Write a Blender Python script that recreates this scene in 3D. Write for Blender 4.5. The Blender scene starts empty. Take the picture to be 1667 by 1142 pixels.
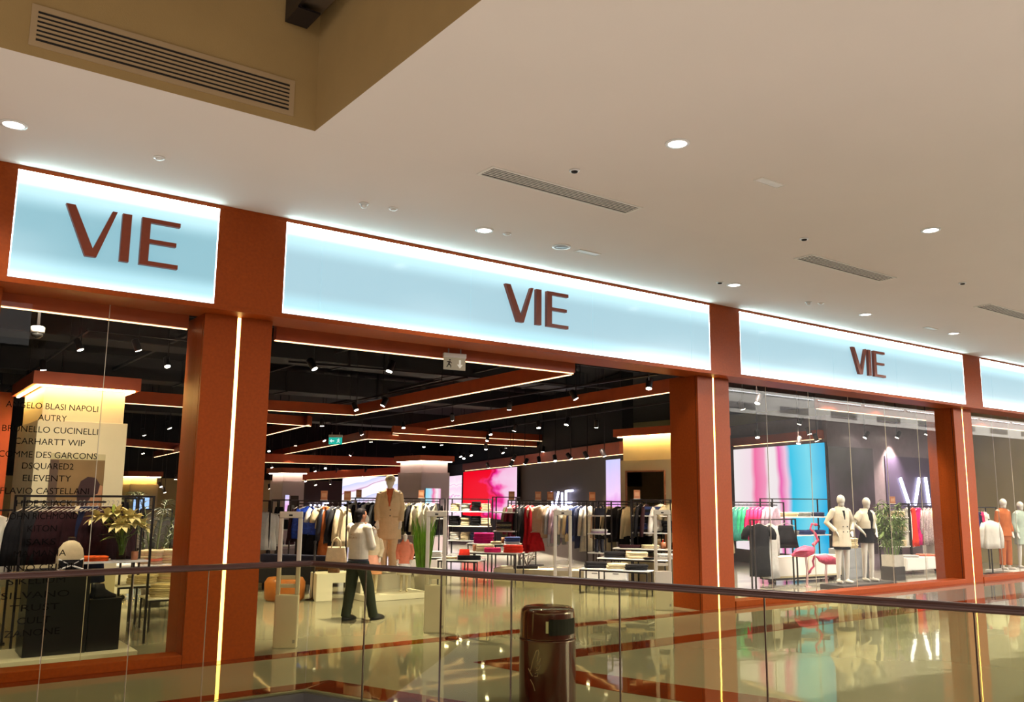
import bpy, bmesh, math, random
from mathutils import Vector, Matrix
R = math.radians
PI = math.pi
rnd = random.Random(7)
S = bpy.context.scene
C = S.collection

# ------------------------------------------------------------------ camera, world, light, exposure
cam_d = bpy.data.cameras.new('camera')
cam = bpy.data.objects.new('camera', cam_d)
C.objects.link(cam)
S.camera = cam
cam_d.sensor_fit = 'HORIZONTAL'
cam_d.sensor_width = 36.0
cam_d.lens = 36.0 * 1422.7 / 1667.0
cam_d.clip_end = 300
_p, _y, _r = R(9.275), R(36.216), R(0.546)
fw = Vector((math.sin(_y) * math.cos(_p), math.cos(_y) * math.cos(_p), math.sin(_p)))
rt = Vector((math.cos(_y), -math.sin(_y), 0))
up = rt.cross(fw)
r2 = rt * math.cos(_r) + up * math.sin(_r)
u2 = up * math.cos(_r) - rt * math.sin(_r)
cam.matrix_world = Matrix(((r2.x, u2.x, -fw.x, 0), (r2.y, u2.y, -fw.y, 0), (r2.z, u2.z, -fw.z, 1.85), (0, 0, 0, 1)))

W = bpy.data.worlds.new('world')
S.world = W
W.use_nodes = True
W.node_tree.nodes['Background'].inputs[0].default_value = (1.0, 0.95, 0.90, 1)
W.node_tree.nodes['Background'].inputs[1].default_value = 2.2

def area(name, loc, target, sx, sy, power, col):
    d = bpy.data.lights.new(name, 'AREA')
    d.shape = 'RECTANGLE'; d.size = sx; d.size_y = sy; d.energy = power; d.color = col
    o = bpy.data.objects.new(name, d); C.objects.link(o)
    o.location = loc
    o.rotation_euler = (Vector(target) - Vector(loc)).to_track_quat('-Z', 'Y').to_euler()
    return o

# added unseen area light, assumed daylight brightening the right-hand side of the gallery
area('assumed_daylight_fill', (24, -8, 8.6), (18, 9, 0.5), 9, 8, 4300, (1.0, 0.94, 0.88))

# added unseen light below the void; its bounce brightens the gallery ceiling
area('void_fill_light', (-2.6, 2.6, -1.2), (-2.6, 2.6, -5), 11, 9, 950, (1.0, 0.95, 0.90))

S.view_settings.view_transform = 'Standard'
S.view_settings.look = 'None'
S.view_settings.gamma = 1.0
S.view_settings.use_curve_mapping = False
S.view_settings.exposure = 0.0
S.cycles.use_denoising = True
S.cycles.max_bounces = 10
S.cycles.transparent_max_bounces = 16
S.cycles.sample_clamp_indirect = 4.0
S.cycles.caustics_reflective = False
S.cycles.caustics_refractive = False

# ------------------------------------------------------------------ materials
MATS = {}
def mat(name, col, rough=0.5, metal=0.0, var=0.08, scale=8.0, emit=0.0, ecol=None, bump=0.0, bscale=60.0, coat=0.0, spec=0.5, sheen=0.0):
    if name in MATS: return MATS[name]
    m = bpy.data.materials.new(name); m.use_nodes = True
    nt = m.node_tree; b = nt.nodes['Principled BSDF']
    tc = nt.nodes.new('ShaderNodeTexCoord')
    nz = nt.nodes.new('ShaderNodeTexNoise'); nz.inputs['Scale'].default_value = scale; nz.inputs['Detail'].default_value = 3
    nt.links.new(tc.outputs['Object'], nz.inputs['Vector'])
    rp = nt.nodes.new('ShaderNodeValToRGB')
    rp.color_ramp.elements[0].position = 0.3; rp.color_ramp.elements[1].position = 0.7
    rp.color_ramp.elements[0].color = tuple(max(0, c * (1 - var)) for c in col) + (1,)
    rp.color_ramp.elements[1].color = tuple(min(1, c * (1 + var)) for c in col) + (1,)
    nt.links.new(nz.outputs['Fac'], rp.inputs['Fac'])
    nt.links.new(rp.outputs['Color'], b.inputs['Base Color'])
    b.inputs['Roughness'].default_value = rough
    b.inputs['Metallic'].default_value = metal
    b.inputs['Specular IOR Level'].default_value = spec
    if coat: b.inputs['Coat Weight'].default_value = coat; b.inputs['Coat Roughness'].default_value = 0.04
    if sheen: b.inputs['Sheen Weight'].default_value = sheen
    if emit:
        b.inputs['Emission Color'].default_value = tuple(ecol or col) + (1,)
        b.inputs['Emission Strength'].default_value = emit
    if bump:
        n2 = nt.nodes.new('ShaderNodeTexNoise'); n2.inputs['Scale'].default_value = bscale
        nt.links.new(tc.outputs['Object'], n2.inputs['Vector'])
        bp = nt.nodes.new('ShaderNodeBump'); bp.inputs['Strength'].default_value = bump; bp.inputs['Distance'].default_value = 0.01
        nt.links.new(n2.outputs['Fac'], bp.inputs['Height'])
        nt.links.new(bp.outputs['Normal'], b.inputs['Normal'])
    MATS[name] = m
    return m

def glass(name, tint, refl_ior=1.5, mixmin=0.0):
    """thin architectural pane: tinted see-through plus the pane's own mirror reflection by Fresnel"""
    m = bpy.data.materials.new(name); m.use_nodes = True
    nt = m.node_tree; nt.nodes.clear()
    out = nt.nodes.new('ShaderNodeOutputMaterial')
    mx = nt.nodes.new('ShaderNodeMixShader')
    tr = nt.nodes.new('ShaderNodeBsdfTransparent'); tr.inputs[0].default_value = tuple(tint) + (1,)
    gl = nt.nodes.new('ShaderNodeBsdfGlossy'); gl.inputs['Roughness'].default_value = 0.0
    fr = nt.nodes.new('ShaderNodeFresnel'); fr.inputs['IOR'].default_value = refl_ior
    ge = nt.nodes.new('ShaderNodeNewGeometry'); sb = nt.nodes.new('ShaderNodeMath'); sb.operation = 'SUBTRACT'; sb.inputs[0].default_value = 1.0
    mu = nt.nodes.new('ShaderNodeMath'); mu.operation = 'MULTIPLY'
    nt.links.new(ge.outputs['Backfacing'], sb.inputs[1]); nt.links.new(fr.outputs[0], mu.inputs[0]); nt.links.new(sb.outputs[0], mu.inputs[1])
    nt.links.new(mu.outputs[0], mx.inputs[0])
    nt.links.new(tr.outputs[0], mx.inputs[1]); nt.links.new(gl.outputs[0], mx.inputs[2])
    nt.links.new(mx.outputs[0], out.inputs[0])
    MATS[name] = m
    return m

def emis(name, col, strength):
    if name in MATS: return MATS[name]
    m = bpy.data.materials.new(name); m.use_nodes = True
    nt = m.node_tree; nt.nodes.clear()
    out = nt.nodes.new('ShaderNodeOutputMaterial'); e = nt.nodes.new('ShaderNodeEmission')
    e.inputs[0].default_value = tuple(col) + (1,); e.inputs[1].default_value = strength
    nt.links.new(e.outputs[0], out.inputs[0])
    MATS[name] = m
    return m

def screen_mat(name, stops, axis='X', wave=0.0, scale=1.0, distort=0.35, strength=1.0, band='GRADIENT', rot=0.0):
    """a lit video wall: its picture is a ramp of colours bent by noise"""
    m = bpy.data.materials.new(name); m.use_nodes = True
    nt = m.node_tree; nt.nodes.clear(); N = nt.nodes.new; Lk = nt.links.new
    out = N('ShaderNodeOutputMaterial'); e = N('ShaderNodeEmission'); gl = N('ShaderNodeBsdfGlossy'); ad = N('ShaderNodeAddShader')
    gl.inputs['Roughness'].default_value = 0.3; gl.inputs[0].default_value = (0.03, 0.03, 0.03, 1)
    tc = N('ShaderNodeTexCoord'); nz = N('ShaderNodeTexNoise'); nz.inputs['Scale'].default_value = scale; nz.inputs['Detail'].default_value = 2.5
    mp = N('ShaderNodeMapping'); mp.inputs['Rotation'].default_value = (0, rot, 0)
    Lk(tc.outputs['Generated'], mp.inputs['Vector']); Lk(tc.outputs['Generated'], nz.inputs['Vector'])
    sp = N('ShaderNodeSeparateXYZ'); Lk(mp.outputs[0], sp.inputs[0])
    ma = N('ShaderNodeMath'); ma.operation = 'MULTIPLY_ADD'; ma.inputs[1].default_value = distort
    Lk(nz.outputs['Fac'], ma.inputs[0]); Lk(sp.outputs[axis], ma.inputs[2])
    sb = N('ShaderNodeMath'); sb.operation = 'SUBTRACT'; sb.inputs[1].default_value = distort * 0.5; Lk(ma.outputs[0], sb.inputs[0])
    src = sb
    if wave:
        fr = N('ShaderNodeMath'); fr.operation = 'MULTIPLY'; fr.inputs[1].default_value = wave; Lk(sb.outputs[0], fr.inputs[0])
        f2 = N('ShaderNodeMath'); f2.operation = 'FRACT'; Lk(fr.outputs[0], f2.inputs[0]); src = f2
    rp = N('ShaderNodeValToRGB'); cr = rp.color_ramp
    cr.elements[0].position = stops[0][0]; cr.elements[0].color = tuple(stops[0][1]) + (1,)
    cr.elements[1].position = stops[-1][0]; cr.elements[1].color = tuple(stops[-1][1]) + (1,)
    for p, c in stops[1:-1]:
        el = cr.elements.new(p); el.color = tuple(c) + (1,)
    Lk(src.outputs[0], rp.inputs['Fac']); Lk(rp.outputs['Color'], e.inputs[0]); e.inputs[1].default_value = strength
    Lk(e.outputs[0], ad.inputs[0]); Lk(gl.outputs[0], ad.inputs[1]); Lk(ad.outputs[0], out.inputs[0])
    MATS[name] = m
    return m

BRONZE = mat('bronze_cladding', (0.30, 0.052, 0.006), 0.45, 0.0, 0.10, 30, bump=0.05, bscale=300, spec=0.15)
BROWN_BEAM = mat('brown_beam', (0.46, 0.075, 0.016), 0.5, 0, 0.08, 6)
CEIL = mat('ceiling_plaster', (0.78, 0.69, 0.62), 0.75, 0, 0.015, 0.8)
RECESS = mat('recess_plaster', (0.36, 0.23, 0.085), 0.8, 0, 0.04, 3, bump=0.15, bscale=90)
WHITE = mat('white_paint', (0.80, 0.77, 0.72), 0.45, 0, 0.02, 4)
WHITEM = mat('white_enamel', (0.82, 0.80, 0.77), 0.3, 0, 0.02, 4)
CREAM = mat('cream_cladding', (0.70, 0.60, 0.38), 0.55, 0, 0.03, 3)
OLIVE = mat('cream_wall', (0.56, 0.47, 0.22), 0.6, 0, 0.04, 1.5)
LILACW = mat('pale_column_paint', (0.68, 0.58, 0.62), 0.55, 0, 0.03, 2)
BLACKM = mat('black_metal', (0.016, 0.011, 0.012), 0.4, 0.3, 0.1, 10)
BLACKC = mat('black_ceiling_paint', (0.0045, 0.004, 0.0045), 0.8, 0, 0.25, 2, spec=0.2)
BLACKD = mat('black_duct', (0.012, 0.011, 0.013), 0.6, 0.1, 0.2, 3)
DARKW = mat('dark_wall', (0.030, 0.018, 0.013), 0.6, 0, 0.1, 2)
GREY = mat('grey_metal', (0.36, 0.34, 0.33), 0.4, 0.4, 0.05, 10)
DGREY = mat('dark_grey_edge', (0.07, 0.062, 0.058), 0.45, 0.2, 0.08, 5)
SLOT = mat('dark_slot', (0.012, 0.008, 0.006), 0.8, 0, 0.1, 5)
RAIL = mat('brown_handrail', (0.060, 0.022, 0.016), 0.30, 0.3, 0.08, 12)
SKINM = mat('mannequin_shell', (0.78, 0.70, 0.56), 0.35, 0, 0.02, 5)
SKINMW = mat('white_mannequin_shell', (0.80, 0.77, 0.70), 0.32, 0, 0.02, 5)
COPPER = mat('copper_card', (0.50, 0.20, 0.10), 0.4, 0.2, 0.15, 9)
LED = emis('warm_led', (1.0, 0.66, 0.34), 3.6)
LEDN = emis('neutral_led', (1.0, 0.86, 0.66), 9.0)
LEDP = emis('amber_led', (1.0, 0.66, 0.20), 8.0)
LENS = emis('spot_lens', (1.0, 0.90, 0.74), 30.0)
LENSD = emis('downlight_lens', (1.0, 0.95, 0.88), 9.0)
NEON = emis('neon_tube', (0.66, 0.66, 1.0), 7.0)
GLASS_SHOP = glass('shop_glass', (0.97, 0.97, 0.95), 1.62)
GLASS_CLEAR = glass('clear_shop_glass', (0.98, 0.98, 0.96), 1.30)
GLASS_BAL = glass('balustrade_glass', (0.89, 0.875, 0.66), 1.34)
GLASS_V = glass('vase_glass', (0.90, 0.93, 0.85), 1.4)
MIRROR = mat('mirror_glass', (0.85, 0.83, 0.78), 0.02, 1.0, 0.0, 1)

# ------------------------------------------------------------------ mesh helpers
class MB:
    def __init__(s): s.v = []; s.f = []
    def add(s, vs, fs, M=None):
        o = len(s.v)
        s.v += [tuple(M @ Vector(v)) if M else tuple(v) for v in vs]
        s.f += [tuple(i + o for i in f) for f in fs]
        return s
    def box(s, a, b, M=None):
        x0, y0, z0 = a; x1, y1, z1 = b
        return s.add([(x0, y0, z0), (x1, y0, z0), (x1, y1, z0), (x0, y1, z0), (x0, y0, z1), (x1, y0, z1), (x1, y1, z1), (x0, y1, z1)],
                     [(0, 3, 2, 1), (4, 5, 6, 7), (0, 1, 5, 4), (1, 2, 6, 5), (2, 3, 7, 6), (3, 0, 4, 7)], M)
    def cbox(s, a, b, c=0.01, M=None):
        """box with its edges cut back"""
        x0, y0, z0 = a; x1, y1, z1 = b
        bm = bmesh.new()
        t = MB().box(a, b)
        vs = [bm.verts.new(v) for v in t.v]
        for f in t.f: bm.faces.new([vs[i] for i in f])
        bmesh.ops.bevel(bm, geom=list(bm.edges), offset=min(c, (x1 - x0) / 2.1, (y1 - y0) / 2.1, (z1 - z0) / 2.1), segments=2, profile=0.6, affect='EDGES')
        bm.verts.ensure_lookup_table()
        for i, v in enumerate(bm.verts): v.index = i
        s.add([v.co[:] for v in bm.verts], [tuple(v.index for v in f.verts) for f in bm.faces], M)
        bm.free()
        return s
    def prism(s, poly, z0, z1, M=None):
        n = len(poly)
        vs = [(x, y, z0) for x, y in poly] + [(x, y, z1) for x, y in poly]
        fs = [tuple(range(n - 1, -1, -1)), tuple(range(n, 2 * n))] + [(i, (i + 1) % n, n + (i + 1) % n, n + i) for i in range(n)]
        return s.add(vs, fs, M)
    def rings(s, rings, cap=True):
        o = len(s.v); n = len(rings[0])
        for r in rings: s.v += [tuple(p) for p in r]
        for k in range(len(rings) - 1):
            for i in range(n):
                j = (i + 1) % n
                s.f.append((o + k * n + i, o + k * n + j, o + (k + 1) * n + j, o + (k + 1) * n + i))
        if cap:
            s.f.append(tuple(o + i for i in range(n - 1, -1, -1)))
            s.f.append(tuple(o + (len(rings) - 1) * n + i for i in range(n)))
        return s
    def tube(s, pts, rad, n=8, flat=1.0, ref=None):
        """round rod along a path; rad a number or one per point; flat squeezes it across ref"""
        pts = [Vector(p) for p in pts]
        if not isinstance(rad, (list, tuple)): rad = [rad] * len(pts)
        rr = []; prev = None
        for i, p in enumerate(pts):
            d = (pts[min(i + 1, len(pts) - 1)] - pts[max(i - 1, 0)])
            if d.length < 1e-9: d = Vector((0, 0, 1))
            d.normalize()
            if prev is None:
                a = Vector(ref) if ref else (Vector((0, 0, 1)) if abs(d.z) < 0.9 else Vector((1, 0, 0)))
                u = (a - d * a.dot(d)); u.normalize()
            else:
                u = prev - d * prev.dot(d)
                u.normalize()
            prev = u
            w = d.cross(u)
            rr.append([p + u * (rad[i] * flat * math.cos(2 * PI * k / n)) + w * (rad[i] * math.sin(2 * PI * k / n)) for k in range(n)])
        return s.rings(rr)
    def loft(s, secs, n=16, rz=0.0, cap=True):
        """stacked ellipses: (cx, cy, z, rx, ry)"""
        rr = []
        for cx, cy, z, rx, ry in secs:
            ring = []
            for k in range(n):
                a = 2 * PI * k / n
                x, y = rx * math.cos(a), ry * math.sin(a)
                ring.append((cx + x * math.cos(rz) - y * math.sin(rz), cy + x * math.sin(rz) + y * math.cos(rz), z))
            rr.append(ring)
        return s.rings(rr, cap)
    def lathe(s, prof, n=24, c=(0, 0), cap=True):
        return s.loft([(c[0], c[1], z, max(r, 1e-4), max(r, 1e-4)) for r, z in prof], n, 0.0, cap)
    def ell(s, c, r, n=12, m=8):
        return s.loft([(c[0], c[1], c[2] - r[2] * math.cos(PI * k / m), max(1e-4, r[0] * math.sin(PI * k / m)), max(1e-4, r[1] * math.sin(PI * k / m))) for k in range(m + 1)], n)
    def mesh(s, name, m, smooth=False):
        me = bpy.data.meshes.new(name)
        me.from_pydata(s.v, [], s.f)
        if m: me.materials.append(m)
        if smooth: me.shade_smooth()
        me.update()
        return me
    def obj(s, name, m, parent=None, loc=(0, 0, 0), rz=0.0, smooth=False):
        return link(name, s.mesh(name, m, smooth), parent, loc, rz)

def link(name, data, parent=None, loc=(0, 0, 0), rz=0.0):
    o = bpy.data.objects.new(name, data); C.objects.link(o)
    o.location = loc; o.rotation_euler = (0, 0, rz)
    if parent: o.parent = parent
    return o

def tag(o, label, cat, group=None):
    o['label'] = label; o['category'] = cat
    if group: o['group'] = group
    return o
def thing(name, label, cat, loc=(0, 0, 0), rz=0.0, group=None):
    return tag(link(name, None, None, loc, rz), label, cat, group)
ORD = ['first', 'second', 'third', 'fourth', 'fifth', 'sixth', 'seventh', 'eighth', 'ninth', 'tenth', 'eleventh', 'twelfth', 'thirteenth', 'fourteenth', 'fifteenth', 'sixteenth', 'seventeenth', 'eighteenth', 'nineteenth', 'twentieth']
def struct(o):
    o['kind'] = 'structure'
    return o
def remat(m_old, o, m):
    """give a copied object its own colour while it keeps sharing the mesh"""
    o.material_slots[0].link = 'OBJECT'; o.material_slots[0].material = m
def line_box(name, m, p0, p1, w, h, parent=None, dz=0.0):
    """a straight bar from p0 to p1, w wide, h high, resting on the line"""
    p0, p1 = Vector(p0), Vector(p1); d = p1 - p0; L = math.hypot(d.x, d.y); a = math.atan2(d.y, d.x)
    t = MB().add([(0, -w / 2, dz), (L, -w / 2, dz + d.z), (L, w / 2, dz + d.z), (0, w / 2, dz), (0, -w / 2, dz + h), (L, -w / 2, dz + h + d.z), (L, w / 2, dz + h + d.z), (0, w / 2, dz + h)],
                 [(0, 3, 2, 1), (4, 5, 6, 7), (0, 1, 5, 4), (1, 2, 6, 5), (2, 3, 7, 6), (3, 0, 4, 7)])
    if parent is None: return t.obj(name, m, None, p0, a)
    pp = parent.matrix_basis.inverted() @ p0
    return t.obj(name, m, parent, pp, a - parent.rotation_euler.z)
def text_obj(name, txt, m, size, loc, rot, parent=None, extrude=0.001, width=None, align='CENTER'):
    cu = bpy.data.curves.new(name, 'FONT'); cu.body = txt; cu.size = size; cu.extrude = extrude
    cu.align_x = align; cu.align_y = 'CENTER'; cu.resolution_u = 3
    o = bpy.data.objects.new(name, cu)
    C.objects.link(o)
    dg = bpy.context.evaluated_depsgraph_get()
    me = bpy.data.meshes.new_from_object(o.evaluated_get(dg))
    C.objects.unlink(o); bpy.data.objects.remove(o)
    if width:
        xs = [v.co.x for v in me.vertices]; k = width / (max(xs) - min(xs))
        for v in me.vertices: v.co.x *= k
    me.materials.clear(); me.materials.append(m)
    q = bpy.data.objects.new(name, me); C.objects.link(q)
    q.location = loc; q.rotation_euler = rot
    if parent: q.parent = parent
    return q
def fused(mb, voxel, smooth=2):
    """join overlapping closed shapes into one continuous skin"""
    me = mb.mesh('tmp', None)
    o = bpy.data.objects.new('tmp', me); C.objects.link(o)
    md = o.modifiers.new('r', 'REMESH'); md.mode = 'VOXEL'; md.voxel_size = voxel; md.use_smooth_shade = True
    if smooth:
        sm = o.modifiers.new('s', 'SMOOTH'); sm.iterations = smooth; sm.factor = 0.5
    dg = bpy.context.evaluated_depsgraph_get()
    res = bpy.data.meshes.new_from_object(o.evaluated_get(dg))
    C.objects.unlink(o); bpy.data.objects.remove(o)
    res.shade_smooth()
    return res
def copy_tree(o, parent=None):
    c = o.copy(); C.objects.link(c)
    if parent: c.parent = parent
    for ch in o.children: copy_tree(ch, c)
    return c

# ------------------------------------------------------------------ floors
def floor_mat(name, col, rough, var, bump):
    m = mat(name, col, rough, 0, var, 0.6, spec=0.62)
    nt = m.node_tree; b = nt.nodes['Principled BSDF']
    tc = nt.nodes.new('ShaderNodeTexCoord'); n = nt.nodes.new('ShaderNodeTexNoise'); n.inputs['Scale'].default_value = 2.2; n.inputs['Detail'].default_value = 1
    nt.links.new(tc.outputs['Object'], n.inputs['Vector'])
    bp = nt.nodes.new('ShaderNodeBump'); bp.inputs['Strength'].default_value = bump; bp.inputs['Distance'].default_value = 0.02
    nt.links.new(n.outputs['Fac'], bp.inputs['Height']); nt.links.new(bp.outputs['Normal'], b.inputs['Normal'])
    return m
F_MALL = floor_mat('polished_beige_stone', (0.285, 0.27, 0.215), 0.035, 0.04, 0.05)
F_BAND = floor_mat('polished_brown_stone', (0.16, 0.024, 0.006), 0.035, 0.12, 0.05)
F_SHOP = floor_mat('satin_shop_floor', (0.29, 0.275, 0.23), 0.09, 0.05, 0.02)

fl = MB().prism([(-10, 8.15), (3.58, 8.15), (7.35, -1.1), (42, -1.1), (42, 10.06), (-10, 10.06)], -0.5, 0.0).obj('floor', F_MALL)
struct(fl)
def band(poly):
    return MB().prism(poly, 0.0, 0.003).obj('stone_band', F_BAND, fl)
band([(-10, 9.80), (42, 9.80), (42, 10.06), (-10, 10.06)])
band([(-10, 8.20), (3.60, 8.20), (3.95, 8.42), (-10, 8.42)])
band([(5.67, 8.42), (6.10, 8.02), (42, 8.02), (42, 8.42)])
band([(3.62, 8.18), (3.95, 8.42), (6.95, 1.1), (6.62, 1.1)])
band([(5.67, 8.42), (6.10, 8.02), (8.9, 0.2), (8.1, 0.2), (5.98, 6.52)])
struct(MB().box((-10, 10.06, -0.3), (27, 40, 0.0)).obj('floor_store', F_SHOP))
struct(MB().box((-14, -10, -5.4), (20, 30, -5.1)).obj('floor_below', mat('lower_level_floor', (0.66, 0.61, 0.54), 0.4, 0, 0.05, 1)))
struct(MB().box((-2.2, -1.6, -0.4), (2.2, 0.8, 0.0)).obj('floor_walkway', F_MALL))
# slab edge under the balustrade
e = struct(MB().box((-10, 8.085, -0.62), (3.55, 8.145, -0.012)).obj('trim_1', DGREY))
d_ = Vector((0.378, -0.926, 0)); n_ = Vector((-0.926, -0.378, 0))
k0 = Vector((3.58, 8.15, 0))
line_box('slab_edge', DGREY, k0 + n_ * 0.035 + Vector((0, 0, -0.62)) - d_ * 0.02, k0 + n_ * 0.035 + d_ * 9.5 + Vector((0, 0, -0.62)), 0.06, 0.608, e)

# ------------------------------------------------------------------ gallery ceiling with its raised recess
cl = MB()
cl.box((-10, 7.13, 5.08), (42, 10.7, 5.4))
cl.box((2.98, -4.0, 5.08), (14, 7.129, 5.4))
cl.box((14.001, 5.0, 5.08), (42, 7.129, 5.4))
struct(cl.obj('ceiling', CEIL))
struct(MB().box((-10, 7.131, 5.081), (3.15, 7.3, 8.2)).obj('wall_recess_back', RECESS)).location = (0, -0.0015, 0)
struct(MB().box((2.981, -4.0, 5.081), (3.15, 7.13, 8.2)).obj('wall_recess_side', RECESS)).location = (-0.0015, 0, 0)
struct(MB().box((-10, -4.0, 8.2), (3.15, 7.3, 8.3)).obj('ceiling_recess', RECESS))

def vent_v(name, label, x0, x1, z0, z1, y):
    """louvred grille on the upright wall of the recess"""
    t = thing(name, label, 'air vent', (x0, y, z0))
    w, h = x1 - x0, z1 - z0; f = 0.045
    fm = mat('tan_vent_paint', (0.40, 0.27, 0.14), 0.6, 0, 0.04, 4)
    MB().box((-f, -0.012, -f), (w + f, 0, 0)).obj('frame', fm, t)
    MB().box((-f, -0.012, h), (w + f, 0, h + f)).obj('frame', fm, t)
    MB().box((-f, -0.012, 0), (0, 0, h)).obj('frame', fm, t)
    MB().box((w, -0.012, 0), (w + f, 0, h)).obj('frame', fm, t)
    MB().box((0, -0.004, 0), (w, -0.001, h)).obj('backing', SLOT, t)
    n = 6
    sm = MB().box((0, -0.012, -0.009), (w, -0.004, 0.009)).mesh('slat', fm)
    for i in range(1, n + 1):
        link('slat', sm, t, (0, 0, h * (i - 0.15) / (n + 0.7)))
    return t
vent_v('wall_vent', 'long tan louvred vent on the wall of the raised ceiling recess', 0.71, 2.72, 5.205, 5.45, 7.129)
bk = thing('ceiling_bracket', 'dark steel bracket high in the corner of the ceiling recess', 'bracket', (2.75, 7.12, 6.05))
MB().box((-0.11, -0.55, 0.0), (-0.085, -0.001, 0.30)).obj('plate', BLACKM, bk)
MB().cbox((-0.085, -1.6, 0.06), (0.16, -0.001, 0.30), 0.01).obj('channel', mat('brown_steel', (0.10, 0.07, 0.045), 0.5, 0.3, 0.1, 6), bk)
MB().box((-0.11, -0.30, -0.02), (0.10, -0.001, 0.0)).obj('foot', BLACKM, bk)

def vent_c(label, x0, x1, y0, y1, group):
    t = thing('ceiling_vent', label, 'air vent', (x0, y0, 5.08), 0, group)
    w, d = x1 - x0, y1 - y0; f = 0.03
    fm = mat('vent_enamel', (0.80, 0.74, 0.66), 0.5, 0, 0.02, 4)
    for a, b in (((-f, -f), (w + f, 0)), ((-f, d), (w + f, d + f)), ((-f, 0), (0, d)), ((w, 0), (w + f, d))):
        MB().box((a[0], a[1], -0.012), (b[0], b[1], -0.0005)).obj('frame', fm, t)
    MB().box((0, 0, -0.003), (w, d, -0.0005)).obj('backing', SLOT, t)
    sm = MB().box((0, -0.007, -0.008), (w, 0.007, -0.003)).mesh('slat', fm)
    for i in range(1, 6): link('slat', sm, t, (0, d * i / 6, 0))
for lb, x0, x1 in (('long white slot vent in the ceiling between the recess and the middle sign', 4.77, 6.80),
                   ('white slot vent in the ceiling above the middle sign\'s right end', 10.03, 12.06),
                   ('white slot vent in the ceiling at the right edge of the photo', 15.0, 17.1)):
    vent_c(lb, x0, x1, 6.86, 7.09, 'ceiling slot vents')

def downlight(x, y, label):
    t = thing('downlight', label, 'downlight', (x, y, 5.08), 0, 'round gallery downlights')
    MB().lathe([(0.085, -0.0005), (0.115, -0.0005), (0.112, -0.010), (0.088, -0.012)], 28, cap=False).obj('trim_ring', WHITEM, t, smooth=True)
    MB().lathe([(0.001, -0.004), (0.086, -0.004), (0.086, -0.007), (0.001, -0.007)], 28).obj('lens', LENSD, t)
    d = bpy.data.lights.new('downlight_lamp', 'SPOT'); d.energy = 170; d.spot_size = R(130); d.spot_blend = 0.7; d.color = (1.0, 0.92, 0.82); d.shadow_soft_size = 0.08
    link('lamp', d, t, (0, 0, -0.03))
for x, y, lb in ((0.76, 8.64, 'round downlight at the far left edge above the first sign'),
                 (5.78, 5.32, 'round downlight nearest the camera right of the recess'),
                 (5.90, 8.66, 'round downlight over the left half of the middle sign'),
                 (10.20, 5.29, 'round downlight near the right edge of the photo away from the signs'),
                 (10.57, 8.62, 'round downlight over the right end of the middle sign'),
                 (14.15, 8.62, 'round downlight over the third sign, left of its letters'),
                 (17.16, 8.58, 'round downlight over the right half of the third sign'),
                 (-3.2, 8.64, 'added unseen downlight further left than the first sign')):  # unseen extra downlight, added to brighten the left floor
    downlight(x, y, lb)
for x, y, lb in ((7.30, 5.45, 'flat rectangular emergency light in the open ceiling on the right'),
                 (7.58, 8.64, 'flat rectangular emergency light beside the round ceiling speaker'),
                 (16.31, 8.60, 'flat rectangular emergency light above the third sign')):
    t = thing('emergency_light', lb, 'emergency light', (x, y, 5.08), 0, 'flush ceiling emergency lights')
    fm = mat('vent_enamel', (0.80, 0.74, 0.66))
    MB().box((-0.19, -0.06, -0.010), (0.19, -0.05, -0.0005)).obj('frame', fm, t); MB().box((-0.19, 0.05, -0.010), (0.19, 0.06, -0.0005)).obj('frame', fm, t)
    MB().box((-0.19, -0.05, -0.010), (-0.18, 0.05, -0.0005)).obj('frame', fm, t); MB().box((0.18, -0.05, -0.010), (0.19, 0.05, -0.0005)).obj('frame', fm, t)
    MB().box((-0.172, -0.043, -0.008), (0.172, 0.043, -0.0005)).obj('diffuser', mat('frosted_cover', (0.86, 0.84, 0.80), 0.3), t)
t = thing('ceiling_speaker', 'round grey ceiling speaker above the middle sign', 'speaker', (7.12, 8.64, 5.08))
MB().lathe([(0.09, -0.0005), (0.125, -0.0005), (0.122, -0.010), (0.092, -0.010)], 28, cap=False).obj('rim', WHITEM, t, smooth=True)
MB().lathe([(0.001, -0.002), (0.091, -0.002), (0.085, -0.008), (0.001, -0.009)], 24).obj('grille', GREY, t, smooth=True)
for x, y, lb, dark in ((2.02, 8.66, 'white sprinkler cap above the first sign', 0), (4.25, 8.67, 'small white smoke detector above the left end of the middle sign', 2),
                 (4.60, 8.62, 'flat white sensor just right of a smoke detector', 0), (5.47, 6.43, 'dark sprinkler hole right of the long slot vent', 1),
                 (9.31, 6.46, 'dark sprinkler head left of the second slot vent', 1), (13.17, 6.40, 'small sprinkler head left of the rightmost slot vent', 1),
                 (12.50, 8.65, 'small white smoke detector above the left end of the third sign', 2), (12.74, 8.57, 'flat white sensor above the left end of the third sign', 0),
                 (10.27, 8.65, 'dark sprinkler head beside the downlight over the middle sign', 1), (6.21, 8.61, 'flat pale cap right of a downlight over the middle sign', 0)):
    t = thing('smoke_detector' if dark == 2 else 'sprinkler_head', lb, 'smoke detector' if dark == 2 else 'sprinkler', (x, y, 5.08), 0, 'small ceiling fittings')
    m = SLOT if dark == 1 else WHITEM
    MB().lathe([(0.045, -0.0005), (0.055, -0.0005), (0.052, -0.012), (0.02, -0.014)], 16, cap=False).obj('collar', WHITEM, t, smooth=True)
    MB().lathe([(0.001, -0.013), (0.035, -0.013), (0.03, -0.05 if dark == 2 else -0.025), (0.001, -0.055 if dark == 2 else -0.028)], 14).obj('head', m, t, smooth=True)

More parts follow.
